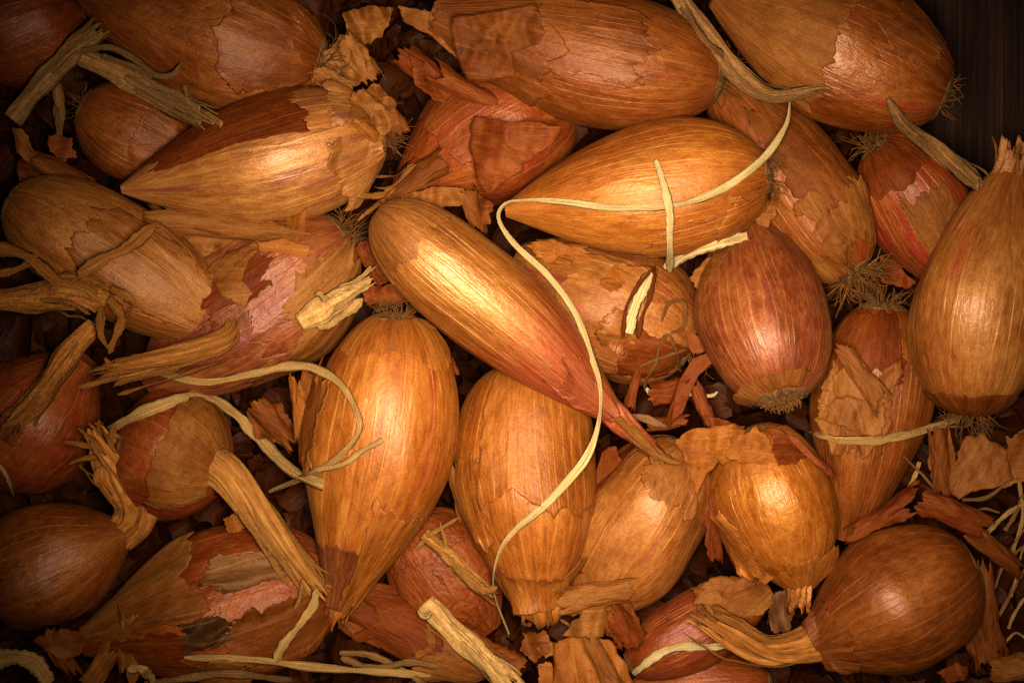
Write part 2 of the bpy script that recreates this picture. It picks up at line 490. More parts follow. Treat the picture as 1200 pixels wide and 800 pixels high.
def shallot(label, root, tip, w, z, pal='gold', seed=0, neck=None, roots=None, flaps=(), auto=1, mat=None, plate=True, group='shallots heaped in the crate', **kw):
    mk_keys = ('bow', 'a', 'p', 'e', 'f', 'n', 'flat', 'lump', 'zbow')
    b = Bulb(root, tip, w, z, seed=seed, **{k: v for k, v in kw.items() if k in mk_keys})
    mkw = {k: v for k, v in kw.items() if k not in mk_keys}
    mm = skin_mat('shallot_skin_%02d' % seed, pal, seed, **mkw)
    mkw2 = dict(mkw); mkw2['bloom'] = .4; mkw2['wrinkle'] = .7; mkw2['thin'] = .12; mkw2['rough'] = .46
    ml = skin_mat('torn_layer_%02d' % seed, kw.get('lpal', pal) if False else pal, seed + 31, **mkw2)
    e = empty('shallot', b.base)
    tag(e, label, 'shallot', group)
    tt, th = b.grid(118, 128)
    mk('bulb', b.surf(tt, th), grid_faces(118, 128, True), mm, e, np.stack([np.cos(th), np.sin(th), tt], -1))
    t2, h2 = b.grid(30, 36)
    g = b.surf(t2, h2).reshape(-1, 3); f = grid_faces(30, 36, True)
    BV.append(g); BF.append(f + BN[0]); BN[0] += len(g)
    rng = b.rng
    # torn outer layers
    fl = list(flaps)
    for i in range(auto if not flaps else 0):
        t0 = rng.uniform(.12, .5); c = rng.uniform(-60, 60); hw = rng.uniform(22, 55)
        fl.append(dict(t=(t0, t0 + rng.uniform(.2, .42)), th=(c - hw, c + hw), off=.16, lift=.5))
    for i, q in enumerate(fl):
        q = dict(q)
        sm = q.pop('pal', None)
        V, F, K = patch(b, seed=seed * 17 + i, **q)
        Vs = V[::3, ::3]; fs = grid_faces(*Vs.shape[:2], False)
        BV.append(Vs.reshape(-1, 3)); BF.append(fs + BN[0]); BN[0] += Vs.size // 3
        mk('skin_layer', V, F, ml if sm is None else flake_mat(sm, seed), e, K, .00018)
    # root plate
    if plate:
        n1, n2 = 14, 26
        tm = .035 if plate is True else plate
        tq = np.linspace(.0005, tm, n1)[:, None] + np.zeros((1, n2)); hq = np.zeros((n1, 1)) + np.arange(n2)[None, :] / n2 * 2 * math.pi
        rr = rng.uniform(-.0003, .0008, (n1, n2)); rr[-2] = rng.uniform(-.0006, .0004, n2); rr[-1] = -.0008
        V = b.surf(tq, hq, rr)
        mk('root_plate', V, grid_faces(n1, n2, True), M['crust'], e, np.stack([np.cos(hq), hq, tq * 30], -1))
    if roots:
        bag = Bag()
        d = b.A - b.C
        roots_geo(bag, b.A - nrm(d) * .0006, d, int(roots[0] * 2.8), roots[1] * S, roots[2], rng, r=roots[3] * .75 if len(roots) > 3 else .00015, disc=b.R * .28)
        tag(bag.build('root_tuft', M['root'], e), kind='stuff')
    if neck:
        build_neck(e, b, neck, mm, seed)
    return e, b

def strips(e, path, rad, flat, mat, rng, count, name):
    """torn papery strips that follow a stalk and peel away at its end"""
    n = len(path); T = nrm(np.gradient(path, axis=0)); up = np.array([0, 0, 1.0])
    N = nrm(up - T * (T @ up)[:, None]); B = np.cross(T, N)
    for i in range(count):
        th = rng.uniform(-1.5, 1.5); k0 = int(rng.uniform(0, .55) * n); k1 = int(rng.uniform(.8, 1) * n)
        ss = np.linspace(0, 1, k1 - k0); t_ = th + rng.uniform(-.6, .6) * ss
        lift = 1.04 + rng.uniform(.0, .7) * ss ** 3
        q = path[k0:k1] + N[k0:k1] * (rad[k0:k1] * np.cos(t_) * flat * lift + .0002)[:, None] + B[k0:k1] * (rad[k0:k1] * np.sin(t_) * lift)[:, None]
        v = nrm(q[-1] - q[-4]); bend = rng.normal(0, .3, 3); ext = [q]
        p = q[-1]
        for j in range(int(rng.integers(3, 9))):
            v = nrm(v + bend * .25); p = p + v * .0009; ext.append(p[None, :])
        q = np.vstack(ext); q = catmull(q[::3], 34)
        V, F, K = ribbon_geo(q, rng.uniform(.0009, .0024), .00012, -th, -th + rng.uniform(-.8, .8), int(rng.integers(0, 999)), .5, (.35, .3))
        mk(name, V, F, mat, e, K)

def build_neck(e, b, neck, mm, seed):
    pts = neck['pts']; n = 46
    c = catmull(pts, n)
    path = P(c[:, 0], c[:, 1], c[:, 2])
    rad = np.interp(np.linspace(0, 1, n), np.linspace(0, 1, len(neck['r'])), neck['r']) * S
    V, F, K = tube(path, rad, 40, neck.get('flat', .6), neck.get('rib', .10), seed, neck.get('rag', 14) * S, neck.get('twist', .8), 11)
    K = K * np.array([1, 1, .8]) + np.array([0, 0, .9])
    o = mk('neck', V, F, M[neck['mat']] if neck.get('mat') else mm, e, K, .0003)
    rng = np.random.default_rng(seed + 77)
    strips(e, path, rad, neck.get('flat', .6), M[neck.get('mat') or 'husk'], rng, 6 if len(pts) > 3 else 3, 'neck_fibre')
    # loose fibres splitting off
    for i in range(neck.get('fray', 3)):
        k = n - 14 + int(rng.integers(0, 8)); st = path[k]
        T = nrm(path[-1] - path[-8]); 
        q = [st]
        v = nrm(T + rng.normal(0, .35, 3)); bend = rng.normal(0, .25, 3)
        for j in range(9):
            v = nrm(v + bend * .3); q.append(q[-1] + v * rng.uniform(.0011, .0022))
        V, F, K = ribbon_geo(catmull(q, 20), rng.uniform(.0010, .0022), .00025, rng.uniform(-1, 1), rng.uniform(-1.5, 1.5), seed * 5 + i, .4, (1, .2))
        mk('neck_fibre', V, F, M['husk' if not neck.get('mat') else neck['mat']], e, K)

# ------------------------------------------------------------------ crate (setting)
def wood_mat(name, tone):
    k = NT(name)
    tc = k.n('ShaderNodeTexCoord').outputs['Object']
    g = k.noise(k.mapv(tc, (420, 16, 90)), 1.0, 7, .7, .9)
    g2 = k.noise(k.mapv(tc, (900, 14, 300)), 1.0, 3, .6)
    c = k.ramp(k.rng(k.math('MULTIPLY_ADD', g, .7, k.math('MULTIPLY', g2, .35)),   .38, .68, 0, 1, False), [(0, [x * .10 for x in tone]), (.5, tone), (1, [min(1, x * 2.6) for x in tone])])
    k.set(k.b.inputs['Base Color'], c)
    k.b.inputs['Roughness'].default_value = .85
    k.b.inputs['Specular IOR Level'].default_value = .15
    bp = k.n('ShaderNodeBump', None, Strength=.8, Distance=.0012, Height=k.math('MULTIPLY_ADD', g, 1.0, k.math('MULTIPLY', g2, .5)))
    k.set(k.b.inputs['Normal'], bp.outputs[0])
    return k.m
WOOD = wood_mat('crate_wood', (.012, .0038, .0012))

def board(name, a, b, c, d, th, parent, mat):
    """board between two long edges a-b and c-d (mm points x, y, z in world), thickness th mm below"""
    q = np.array([a, b, d, c], float) * .001
    n = nrm(np.cross(q[1] - q[0], q[3] - q[0]))
    v = np.vstack([q, q - n * th * .001])
    f = [[0, 1, 2, 3], [7, 6, 5, 4], [0, 4, 5, 1], [1, 5, 6, 2], [2, 6, 7, 3], [3, 7, 4, 0]]
    o = mk(name, v, f, mat, parent, smooth=False)
    m = o.modifiers.new('edge', 'BEVEL'); m.width = .0012; m.segments = 2
    return o

crate = empty('wooden_crate', (0, 0, -.075))
tag(crate, 'dark weathered wooden crate holding the heap, its side wall showing at the upper right', 'crate')
# floor boards
for i in range(9):
    x0 = -205 + i * 46
    board('floor_board', (x0, -160, -62), (x0 + 44, -160, -62), (x0, 160, -62), (x0 + 44, 160, -62), 8, crate, WOOD)
# flared right wall of three planks, and the other three walls
def wall(p0, p1, p2, p3, n):
    p0, p1, p2, p3 = [np.array(p, float) for p in (p0, p1, p2, p3)]
    for i in range(n):
        f0, f1 = i / n + .006, (i + 1) / n - .006
        board('wall_board', p0 + (p3 - p0) * f0, p1 + (p2 - p1) * f0, p0 + (p3 - p0) * f1, p1 + (p2 - p1) * f1, 9, crate, WOOD)
wall((140, 160, -62), (140, -160, -62), (182, -160, 30), (182, 160, 30), 4)
wall((-196, -160, -62), (-196, 160, -62), (-212, 160, 20), (-212, -160, 20), 3)
wall((-196, 152, -62), (182, 152, -62), (182, 170, 20), (-196, 170, 20), 3)
wall((182, -152, -62), (-196, -152, -62), (-196, -168, 20), (182, -168, 20), 3)

# ------------------------------------------------------------------ shallots
SH = {}
SH['centre'] = shallot('long golden shallot lying diagonally on top in the middle with a red tapering tip',
    (441, 247), (722, 488), 121, (17, 9), 'gold', 1, a=.40, p=3.0, e=2.0, f=1.2, n=.22, bow=-3, red=.9, red_t=(.42, .72), speck=.3, bloom=.45, lump=.02,
    plate=.012, auto=0, rough=.30,
    neck=dict(pts=[(700, 468, 9.5), (722, 488, 9), (745, 508, 7), (768, 530, 3)], r=[15, 14.5, 10, 9], flat=.7, rib=.22, rag=22, fray=4),
    flaps=[dict(t=(-.02, .17), th=(-70, 75), off=.25, lift=.5, rag=(.01, .03, .1, .1), free=(0, 1, 0, 0)),
           dict(t=(.76, .99), th=(-30, 40), off=.25, lift=1.0, rag=(.05, .01, .2, .25))])
SH['ribboned'] = shallot('golden shallot with pale straw ribbon looped across its tip, lying above the middle',
    (905, 205), (592, 247), 157, (11, 10), 'amber', 2, bow=2, a=.42, p=2.2, e=1.75, f=1.1, n=.10, lines=1.3, speck=.6, wrinkle=.5,
    roots=(16, 26, 1.0), flaps=[dict(t=(.03, .22), th=(-95, -20), off=.3, lift=1.4, rag=(.02, .04, .2, .3)), dict(t=(.06, .5), th=(-100, -38), off=.2, lift=.6, rag=(.02, .05, .1, .3))], auto=1)
SH['top_middle'] = shallot('large brown shallot at the top edge with a cracked skin and ragged tan flap',
    (850, 92), (505, 18), 158, (2, 4), 'brown', 3, bow=-7, a=.42, p=2.3, e=2.1, f=1.2, n=.2, speck=.5, lines=1.2, red=.12, wrinkle=.7,
    roots=(14, 26, 1.0), flaps=[dict(t=(.30, .62), th=(-25, 40), off=.2, lift=.8, rag=(.05, .06, .2, .3)), dict(t=(.62, .98), th=(-80, 60), off=.3, lift=1.6, rag=(.06, .02, .2, .3))], auto=1)
SH['top_right'] = shallot('glossy brown shallot at the top right leaning on the crate wall',
    (1112, 112), (838, -8), 172, (6, 8), 'brown', 4, bow=-4, a=.42, p=2.3, e=1.8, f=1.1, n=.2, speck=.35, bloom=.5, wrinkle=.55, red=.1, rough=.32,
    roots=(10, 20, 1.0), flaps=[dict(t=(.48, 1.0), th=(-75, 70), off=.3, lift=1.2, rag=(.04, .0, .2, .2), free=(1, 0, 1, 1), pal='tan'),
    dict(t=(.1, .33), th=(10, 80), off=.2, lift=.8, rag=(.04, .05, .2, .2))], auto=1)
SH['upper_left'] = shallot('bright cream and amber shallot with purple streaks at the upper left',
    (452, 152), (142, 222), 150, (4, 7), 'cream', 5, bow=-3, a=.40, p=2.4, e=1.75, f=1.05, n=.07, red=.34, purple=True, lines=1.0, speck=.3, bloom=.10, rough=.34,
    roots=(22, 34, 1.2), flaps=[dict(t=(.02, .20), th=(-90, -5), off=.3, lift=2.2, rag=(.02, .06, .2, .3)), dict(t=(.3, .9), th=(14, 75), off=.2, lift=.5, rag=(.05, .05, .1, .15), pal='russet'), dict(t=(.02, .17), th=(15, 70), off=.3, lift=1.8, rag=(.02, .06, .2, .3))], auto=0)
SH['top_left'] = shallot('big dark wrinkled shallot at the top left with a tuft of brown roots',
    (383, 78), (95, -15), 168, (-4, -4), 'brown', 6, bow=-7, a=.42, n=.2, wrinkle=1.0, speck=.5, bloom=.45,
    roots=(34, 44, 1.1), flaps=[dict(t=(.08, .36), th=(-40, 60), off=.2, lift=.9, rag=(.05, .06, .2, .3))], auto=1)
SH['under_stalk'] = shallot('dim brown shallot half hidden under the dusty forked stalk',
    (92, 122), (268, 210), 118, (-12, -16), 'brown', 7, a=.45, n=.3, speck=.4, roots=(8, 20, 1.0), red=.2, auto=1)
SH['left'] = shallot('dull tan shallot at the left edge with its neck folded back on itself',
    (8, 232), (262, 385), 146, (2, 4), 'tan', 8, bow=-3, a=.45, p=2.3, e=2.4, f=1.1, n=.30, wrinkle=1.0, speck=.8, bloom=.35, lines=1.2,
    neck=dict(pts=[(240, 372, 5), (262, 385, 9), (262, 398, 14), (225, 412, 16), (180, 425, 14), (128, 436, 10)], r=[24, 22, 20, 20, 17, 15], flat=.45, rib=.18, rag=18, fray=3, mat='husk'),
    flaps=[dict(t=(.40, .90), th=(-52, 25), off=.25, lift=.7, rag=(.05, .05, .15, .2)), dict(t=(.55, 1.0), th=(-88, -48), off=.4, lift=1.6, rag=(.05, .02, .1, .15))], auto=1)
SH['purple'] = shallot('reddish shallot with purple flush and peeling pale skin, left of the middle',
    (412, 272), (172, 452), 168, (-5, -6), 'rose', 9, a=.5, p=2.4, e=2.0, f=1.1, n=.2, red=.34, purple=True, bloom=.45, speck=.3, lines=1.0, wrinkle=.7,
    roots=(26, 34, 1.3), flaps=[dict(t=(.03, .36), th=(-70, -5), off=.3, lift=1.1, rag=(.03, .07, .2, .2), pal='cream'), dict(t=(.10, .62), th=(-95, -50), off=.4, lift=1.4, rag=(.06, .06, .1, .25), pal='tan'),
    dict(t=(.36, .62), th=(0, 34), off=.25, lift=1.3, rag=(.05, .05, .2, .2), pal='russet'), dict(t=(.50, .98), th=(-60, 5), off=.2, lift=.7, rag=(.07, .03, .2, .2))], auto=0)
SH['front_left'] = shallot('broad orange striped shallot standing root up, left of the lower middle',
    (464, 364), (394, 712), 170, (5, 0), 'amber', 10, bow=-13, a=.42, p=2.3, e=1.8, f=1.15, n=.18, lines=1.25, speck=.5, bloom=.15, red=.16,
    neck=dict(pts=[(402, 680, 0), (395, 708, -1), (390, 726, -3)], r=[20, 15, 10], flat=.7, rib=.16, rag=12, fray=2),
    roots=(18, 22, 1.2), flaps=[dict(t=(.02, .15), th=(-80, 75), off=.25, lift=1.1, rag=(.01, .05, .2, .2), free=(0, 1, 1, 1)), dict(t=(.18, .52), th=(48, 98), off=.5, lift=1.8, rag=(.05, .05, .2, .2)),
    dict(t=(.62, .97), th=(-70, -12), off=.3, lift=1.4, rag=(.04, .04, .15, .2)), dict(t=(.80, 1.0), th=(-10, 70), off=.2, lift=.6, rag=(.03, .0, .2, .2), pal='rose')], auto=0)
SH['front_middle'] = shallot('orange shallot with a jagged torn skin and blunt curled tip below the middle',
    (614, 424), (633, 715), 164, (-4, -2), 'amber', 11, bow=6, a=.40, p=2.8, e=1.9, f=1.05, n=.31, lines=1.2, speck=.35, bloom=.1,
    flaps=[dict(t=(.0, .56), th=(-85, 40), off=.35, lift=.9, rag=(.0, .06, .1, .12), free=(0, 1, 0, 1)), dict(t=(.42, .70), th=(40, 88), off=.35, lift=1.2, rag=(.05, .05, .2, .2)),
    dict(t=(.84, 1.0), th=(-70, 60), off=.35, lift=1.8, rag=(.05, .01, .2, .2))], auto=0, plate=.01,
    neck=dict(pts=[(631, 692, -2), (632, 706, -2), (633, 716, -3), (634, 725, -9)], r=[30, 30, 26, 8], flat=.8, rib=.10, rag=5, fray=2))
SH['freckled'] = shallot('speckled tan shallot tilted to the right of the torn orange one',
    (806, 518), (682, 718), 143, (-8, -13), 'tan', 12, bow=-4, a=.48, p=2.4, e=2.1, f=1.0, n=.25, speck=.9, bloom=.2, red=.12, lines=1.0,
    flaps=[dict(t=(.05, .55), th=(50, 100), off=.6, lift=1.6, rag=(.06, .06, .15, .2), pal='russet'), dict(t=(.0, .25), th=(-40, 30), off=.2, lift=.7, rag=(.0, .06, .2, .2))], auto=1)
SH['shining'] = shallot('bright golden shallot with a shining flank and pinched tip pointing down',
    (876, 500), (940, 692), 145, (-5, -5), 'amber', 13, bow=-4, a=.47, p=2.4, e=2.1, f=1.1, n=.18, speck=.35, bloom=.1, lines=.9, rough=.30,
    neck=dict(pts=[(930, 668, -4), (937, 690, -3), (936, 712, -4)], r=[16, 14, 13], flat=.6, rib=.2, rag=10, fray=2),
    flaps=[dict(t=(.05, .26), th=(-70, 60), off=.25, lift=1.0, rag=(.02, .05, .2, .2), free=(0, 1, 1, 1)), dict(t=(.38, .82), th=(55, 105), off=.6, lift=2.4, rag=(.06, .06, .15, .2)), dict(t=(.82, 1.0), th=(-80, 20), off=.3, lift=1.3, rag=(.04, .01, .2, .2))], auto=0)
SH['red'] = shallot('crimson striped shallot showing its crusty root base, right of the middle',
    (918, 472), (868, 264), 150, (19, -2), 'rose', 14, bow=2, a=.48, p=2.6, e=2.2, f=1.0, n=.3, red=.30, purple=True, lines=1.9, speck=.3, bloom=.45, rough=.38, plate=.035,
    roots=(60, 9, 1.2, .00034), flaps=[dict(t=(.03, .085), th=(-140, 40), off=.3, lift=1.8, rag=(.008, .03, .2, .2), pal='tan')], auto=0)
SH['split'] = shallot('brown shallot with a split skin showing yellow flesh, beneath the ribboned one',
    (815, 405), (600, 310), 165, (-9, -12), 'tan', 15, a=.42, p=2.4, e=2.0, f=1.0, n=.3, red=.25, wrinkle=.9, bloom=.2,
    roots=(14, 46, 1.3), flaps=[dict(t=(.04, .30), th=(-60, -8), off=.4, lift=1.2, rag=(.03, .04, .1, .1), pal='russet'), dict(t=(.32, .72), th=(-62, 40), off=.4, lift=1.3, rag=(.04, .05, .2, .2)), dict(t=(.30, .44), th=(-30, 0), off=.9, lift=1.6, rag=(.03, .03, .2, .2))], auto=0)
SH['shaded_long'] = shallot('long shaded brown shallot sloping down to a tangle of curly roots',
    (1003, 322), (838, 92), 128, (-6, -9), 'brown', 16, bow=5, a=.40, p=2.6, e=2.2, f=1.0, n=.3, red=.3, speck=.4, bloom=.3, lines=1.2,
    roots=(46, 46, 1.7, .00026), flaps=[dict(t=(.10, .34), th=(-20, 60), off=.3, lift=1.0, rag=(.05, .05, .25, .2), pal='tan'), dict(t=(.02, .16), th=(-80, 0), off=.3, lift=1.2, rag=(.02, .04, .25, .2), pal='tan'), dict(t=(.3, .75), th=(-10, 70), off=.2, lift=.5, rag=(.05, .05, .25, .2), pal='brown')], auto=0)
SH['red_shaded'] = shallot('red shallot tucked beneath the top right one, its root end upward',
    (1026, 166), (1128, 342), 128, (-8, -14), 'russet', 17, bow=-6, a=.45, n=.3, red=.5, lines=1.1, speck=.3, roots=(26, 34, 1.4),
    flaps=[dict(t=(.03, .22), th=(-60, 60), off=.3, lift=1.1, rag=(.02, .05, .25, .2), pal='russet'), dict(t=(.35, .8), th=(-30, 25), off=.2, lift=.6, rag=(.05, .05, .25, .2), pal='tan')], auto=0)
SH['right'] = shallot('large smooth tan shallot standing neck up at the right edge',
    (1138, 488), (1186, 205), 164, (7, 9), 'tan', 18, bow=-10, a=.44, p=2.3, e=1.7, f=1.0, n=.28, red=.12, lines=1.1, speck=.15, bloom=.12, rough=.36,
    neck=dict(pts=[(1180, 232, 9), (1186, 205, 9.5), (1190, 172, 10)], r=[27, 23, 24], flat=.6, rib=.10, rag=16, fray=0),
    roots=(26, 30, 1.6), flaps=[dict(t=(.01, .09), th=(-110, 110), off=.3, lift=.8, rag=(.005, .02, .2, .2), pal='brown')], auto=0)
SH['holed'] = shallot('dark brown shallot with small holes, between the red one and the right edge one',
    (1036, 352), (992, 632), 134, (-9, -16), 'brown', 19, bow=-4, a=.42, n=.25, p=2.5, red=.2, speck=1.0, lines=1.3, roots=(20, 24, 1.4),
    flaps=[dict(t=(.25, .58), th=(-15, 55), off=.3, lift=2.0, rag=(.06, .05, .2, .25), pal='tan'), dict(t=(.05, .3), th=(-20, 70), off=.2, lift=.7, rag=(.03, .05, .2, .25), pal='russet')], auto=0)
SH['lower_right'] = shallot('round brown shallot at the lower right with a long twisted neck',
    (1144, 660), (952, 758), 178, (-6, -4), 'brown', 20, bow=2, a=.46, p=2.4, e=1.7, f=1.0, n=.24, lines=1.3, speck=.15, bloom=.1,
    neck=dict(pts=[(975, 738, -3), (945, 752, -1), (905, 762, 2), (868, 752, 4), (822, 728, 5)], r=[24, 20, 17, 20, 12], flat=.55, rib=.22, rag=20, fray=3, twist=1.6, mat='husk'),
    flaps=[dict(t=(.84, 1.0), th=(-60, 70), off=.35, lift=1.3, rag=(.04, .0, .2, .2)), ], auto=0)
SH['lower_left'] = shallot('dim smooth shallot at the lower left edge with a shredded upturned neck',
    (-22, 690), (148, 622), 148, (-10, -6), 'brown', 21, bow=3, a=.45, p=2.3, e=1.9, f=1.1, n=.2, lines=1.3, speck=.2, bloom=.1,
    neck=dict(pts=[(140, 630, -6), (158, 610, -3), (160, 585, 1), (142, 552, 5), (118, 520, 6)], r=[18, 20, 24, 24, 15], flat=.45, rib=.28, rag=24, fray=7, mat='husk'), auto=1)
SH['round'] = shallot('small round russet shallot with a thick golden neck drooping to the lower right',
    (142, 505), (262, 558), 164, (-9, -3), 'russet', 22, a=.5, p=2.2, e=2.0, f=.8, n=.30, lines=1.0, speck=.2, bloom=.2, red=.25,
    neck=dict(pts=[(250, 545, 3), (270, 560, 7), (300, 600, 9), (338, 650, 9), (372, 692, 6)], r=[22, 20, 19, 17, 14], flat=.65, rib=.12, rag=16, fray=2, mat='orangehusk'),
    flaps=[dict(t=(.55, .98), th=(-70, 50), off=.3, lift=1.0, rag=(.06, .0, .2, .2), pal='tan')], auto=0)
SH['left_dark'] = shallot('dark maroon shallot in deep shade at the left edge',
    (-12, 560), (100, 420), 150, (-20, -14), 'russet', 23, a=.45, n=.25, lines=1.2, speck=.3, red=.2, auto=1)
SH['decayed'] = shallot('decaying shallot with grey mouldy peeling patches at the lower left',
    (398, 672), (95, 752), 182, (-8, -10), 'russet', 24, bow=-4, a=.44, p=2.5, e=1.6, f=1.1, n=.16, lines=1.2, speck=.5, bloom=.3, wrinkle=1.2,
    flaps=[dict(t=(.13, .44), th=(14, 38), off=.35, lift=1.6, rag=(.09, .09, .06, .06), pal='ash'), dict(t=(.42, .58), th=(-20, 0), off=.5, lift=1.6, rag=(.06, .06, .15, .15), pal='mould'),
    dict(t=(.50, .99), th=(2, 78), off=.6, lift=1.6, rag=(.08, .01, .15, .15), pal='tan'), dict(t=(.62, .99), th=(-60, -2), off=.4, lift=1.4, rag=(.06, .01, .15, .15), pal='russet'),
    dict(t=(.08, .40), th=(-60, -6), off=.3, lift=1.3, rag=(.05, .06, .15, .15), pal='brown'), dict(t=(.42, .60), th=(-70, -30), off=.3, lift=1.4, rag=(.05, .06, .15, .15), pal='tan')], auto=0)
SH['wrinkled'] = shallot('wrinkled brown shallot deep between the two broad orange ones',
    (478, 606), (572, 738), 128, (-14, -20), 'russet', 25, a=.45, n=.3, wrinkle=1.7, speck=.4, bloom=.35, auto=2)
SH['thin_low'] = shallot('slim dark shallot with open husk ends low at the bottom middle',
    (575, 786), (404, 706), 74, (-15, -14), 'russet', 26, bow=4, a=.45, p=2.6, e=2.4, n=.4, lines=1.2, auto=0,
    flaps=[dict(t=(.0, .45), th=(-70, 60), off=.5, lift=1.6, rag=(.0, .06, .2, .2), pal='tan'), dict(t=(.4, 1.0), th=(-60, 70), off=.4, lift=1.8, rag=(.06, .03, .2, .2), pal='russet')])
SH['behind_flake'] = shallot('dark red shallot behind the square loose flake near the top middle',
    (672, 120), (472, 218), 165, (-12, -8), 'russet', 27, bow=8, a=.46, n=.2, p=2.3, e=1.8, red=.3, lines=1.0, speck=.4, wrinkle=.7,
    neck=dict(pts=[(510, 198, -2), (488, 208, 2), (470, 222, 4), (458, 230, 4)], r=[22, 17, 13, 10], flat=.6, rib=.2, rag=10, fray=3), auto=1)
SH['bottom'] = shallot('slender shallot with a purple streak at the bottom, under the shining one',
    (735, 782), (902, 688), 88, (-16, -14), 'russet', 28, a=.45, n=.35, e=2.2, red=.4, purple=True, lines=1.1, auto=1,
    flaps=[dict(t=(.6, 1.0), th=(-60, 30), off=.4, lift=1.8, rag=(.05, .02, .2, .2), pal='tan')])
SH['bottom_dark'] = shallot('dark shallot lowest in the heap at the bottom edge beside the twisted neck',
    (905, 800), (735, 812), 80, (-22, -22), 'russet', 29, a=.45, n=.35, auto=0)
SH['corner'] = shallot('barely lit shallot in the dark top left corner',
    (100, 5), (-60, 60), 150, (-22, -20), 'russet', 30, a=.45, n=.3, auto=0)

# ------------------------------------------------------------------ resting height over the bulbs
_bvh = BVHTree.FromPolygons([tuple(v) for v in np.vstack(BV)], [tuple(int(i) for i in f) for f in np.vstack(BF)])
CAMP = Vector((0, 0, H))
def hit(x, y, low=-24.0):
    """height in mm of the topmost bulb at that place"""
    q = Vector(P(x, y, 0.0)) - CAMP
    q.normalize()
    r = _bvh.ray_cast(CAMP, q)
    return max(low, r[0].z * 1000) if r[0] is not None else low

def drape(c, off, stiff=300, low=-24.0):
    """let a strand laid over the heap settle: it touches the bulbs and bridges the gaps"""
    h = np.array([hit(x, y, low) for x, y in c[:, :2]]) + off
    z = h.copy()
    for _ in range(stiff):
        m = z.copy(); m[1:-1] = (z[:-2] + z[2:]) / 2 - .004
        z = np.maximum(h, m)
    z[1:-1] = (z[:-2] + 2 * z[1:-1] + z[2:]) / 4
    return z

# ------------------------------------------------------------------ straw, stalks and loose skins
def straw(label, pts, width, mat='pale', off=1.0, n=70, twist=(0, 0), seed=0, name='straw_ribbon', cat='straw', group=None, stiff=300, low=-24.0, thick=.00022, roll=None, cup=.15, taper=(.6, .5), lift=None, parent=None):
    c = catmull([p[:2] for p in pts], n)
    rj = np.random.default_rng(seed + 5200)
    c = c + np.stack([np.convolve(noise1(rj, n, (max(3, n // 12), max(4, n // 6)), (1.6, .8)), np.ones(5) / 5, 'same') for _ in range(2)], -1)
    z = drape(c, off, stiff, low)
    if lift is not None: z = z + np.interp(np.linspace(0, 1, n), np.linspace(0, 1, len(lift)), lift)
    path = P(c[:, 0], c[:, 1], z)
    V, F, K = ribbon_geo(path, width * S, thick, twist[0], twist[1], seed, cup, taper, roll)
    o = mk(name, V, F, M[mat], parent, K)
    if parent is None: tag(o, label, cat, group)
    return o

def stalk(label, pts, r, mat='dust', off=2.0, flat=.5, rib=.16, rag=12, seed=0, name='dry_stalk', n=60, m=28, twist=.6, low=-20.0, strands=(), parent=None, group=None, lift=None, stiff=200):
    """hollow withered stalk; strands = extra thin fibres [(pts, width, lift)] that belong to it"""
    c = catmull([p[:2] for p in pts], n)
    z = drape(c, off, stiff, low)
    if lift is not None: z = z + np.interp(np.linspace(0, 1, n), np.linspace(0, 1, len(lift)), lift)
    path = P(c[:, 0], c[:, 1], z)
    rad = np.interp(np.linspace(0, 1, n), np.linspace(0, 1, len(r)), r) * S
    rad = rad * (1 + .08 * np.sin(np.linspace(0, 17, n) + seed))
    V, F, K = tube(path, rad, m, flat, rib, seed, rag * S, twist, 7)
    K = K * np.array([1.0, .8, 2.2])
    e = empty(name, path.mean(0)); tag(e, label, 'stalk', group)
    mk('stem', V, F, M[mat], e, K, .00025)
    strips(e, path, rad, flat, M[mat], np.random.default_rng(seed + 4400), 4, 'fibre')
    for i, q in enumerate(strands):
        sp, w = q[0], q[1]
        cc = catmull(sp, 30); zz = drape(cc, off + (q[2] if len(q) > 2 else 1.5), 120, low)
        V, F, K = ribbon_geo(P(cc[:, 0], cc[:, 1], zz), w * S, .0003, .2 * i, .8 - .5 * i, seed + i, .5, (.9, .3))
        mk('fibre', V, F, M[mat], e, K)
    return e

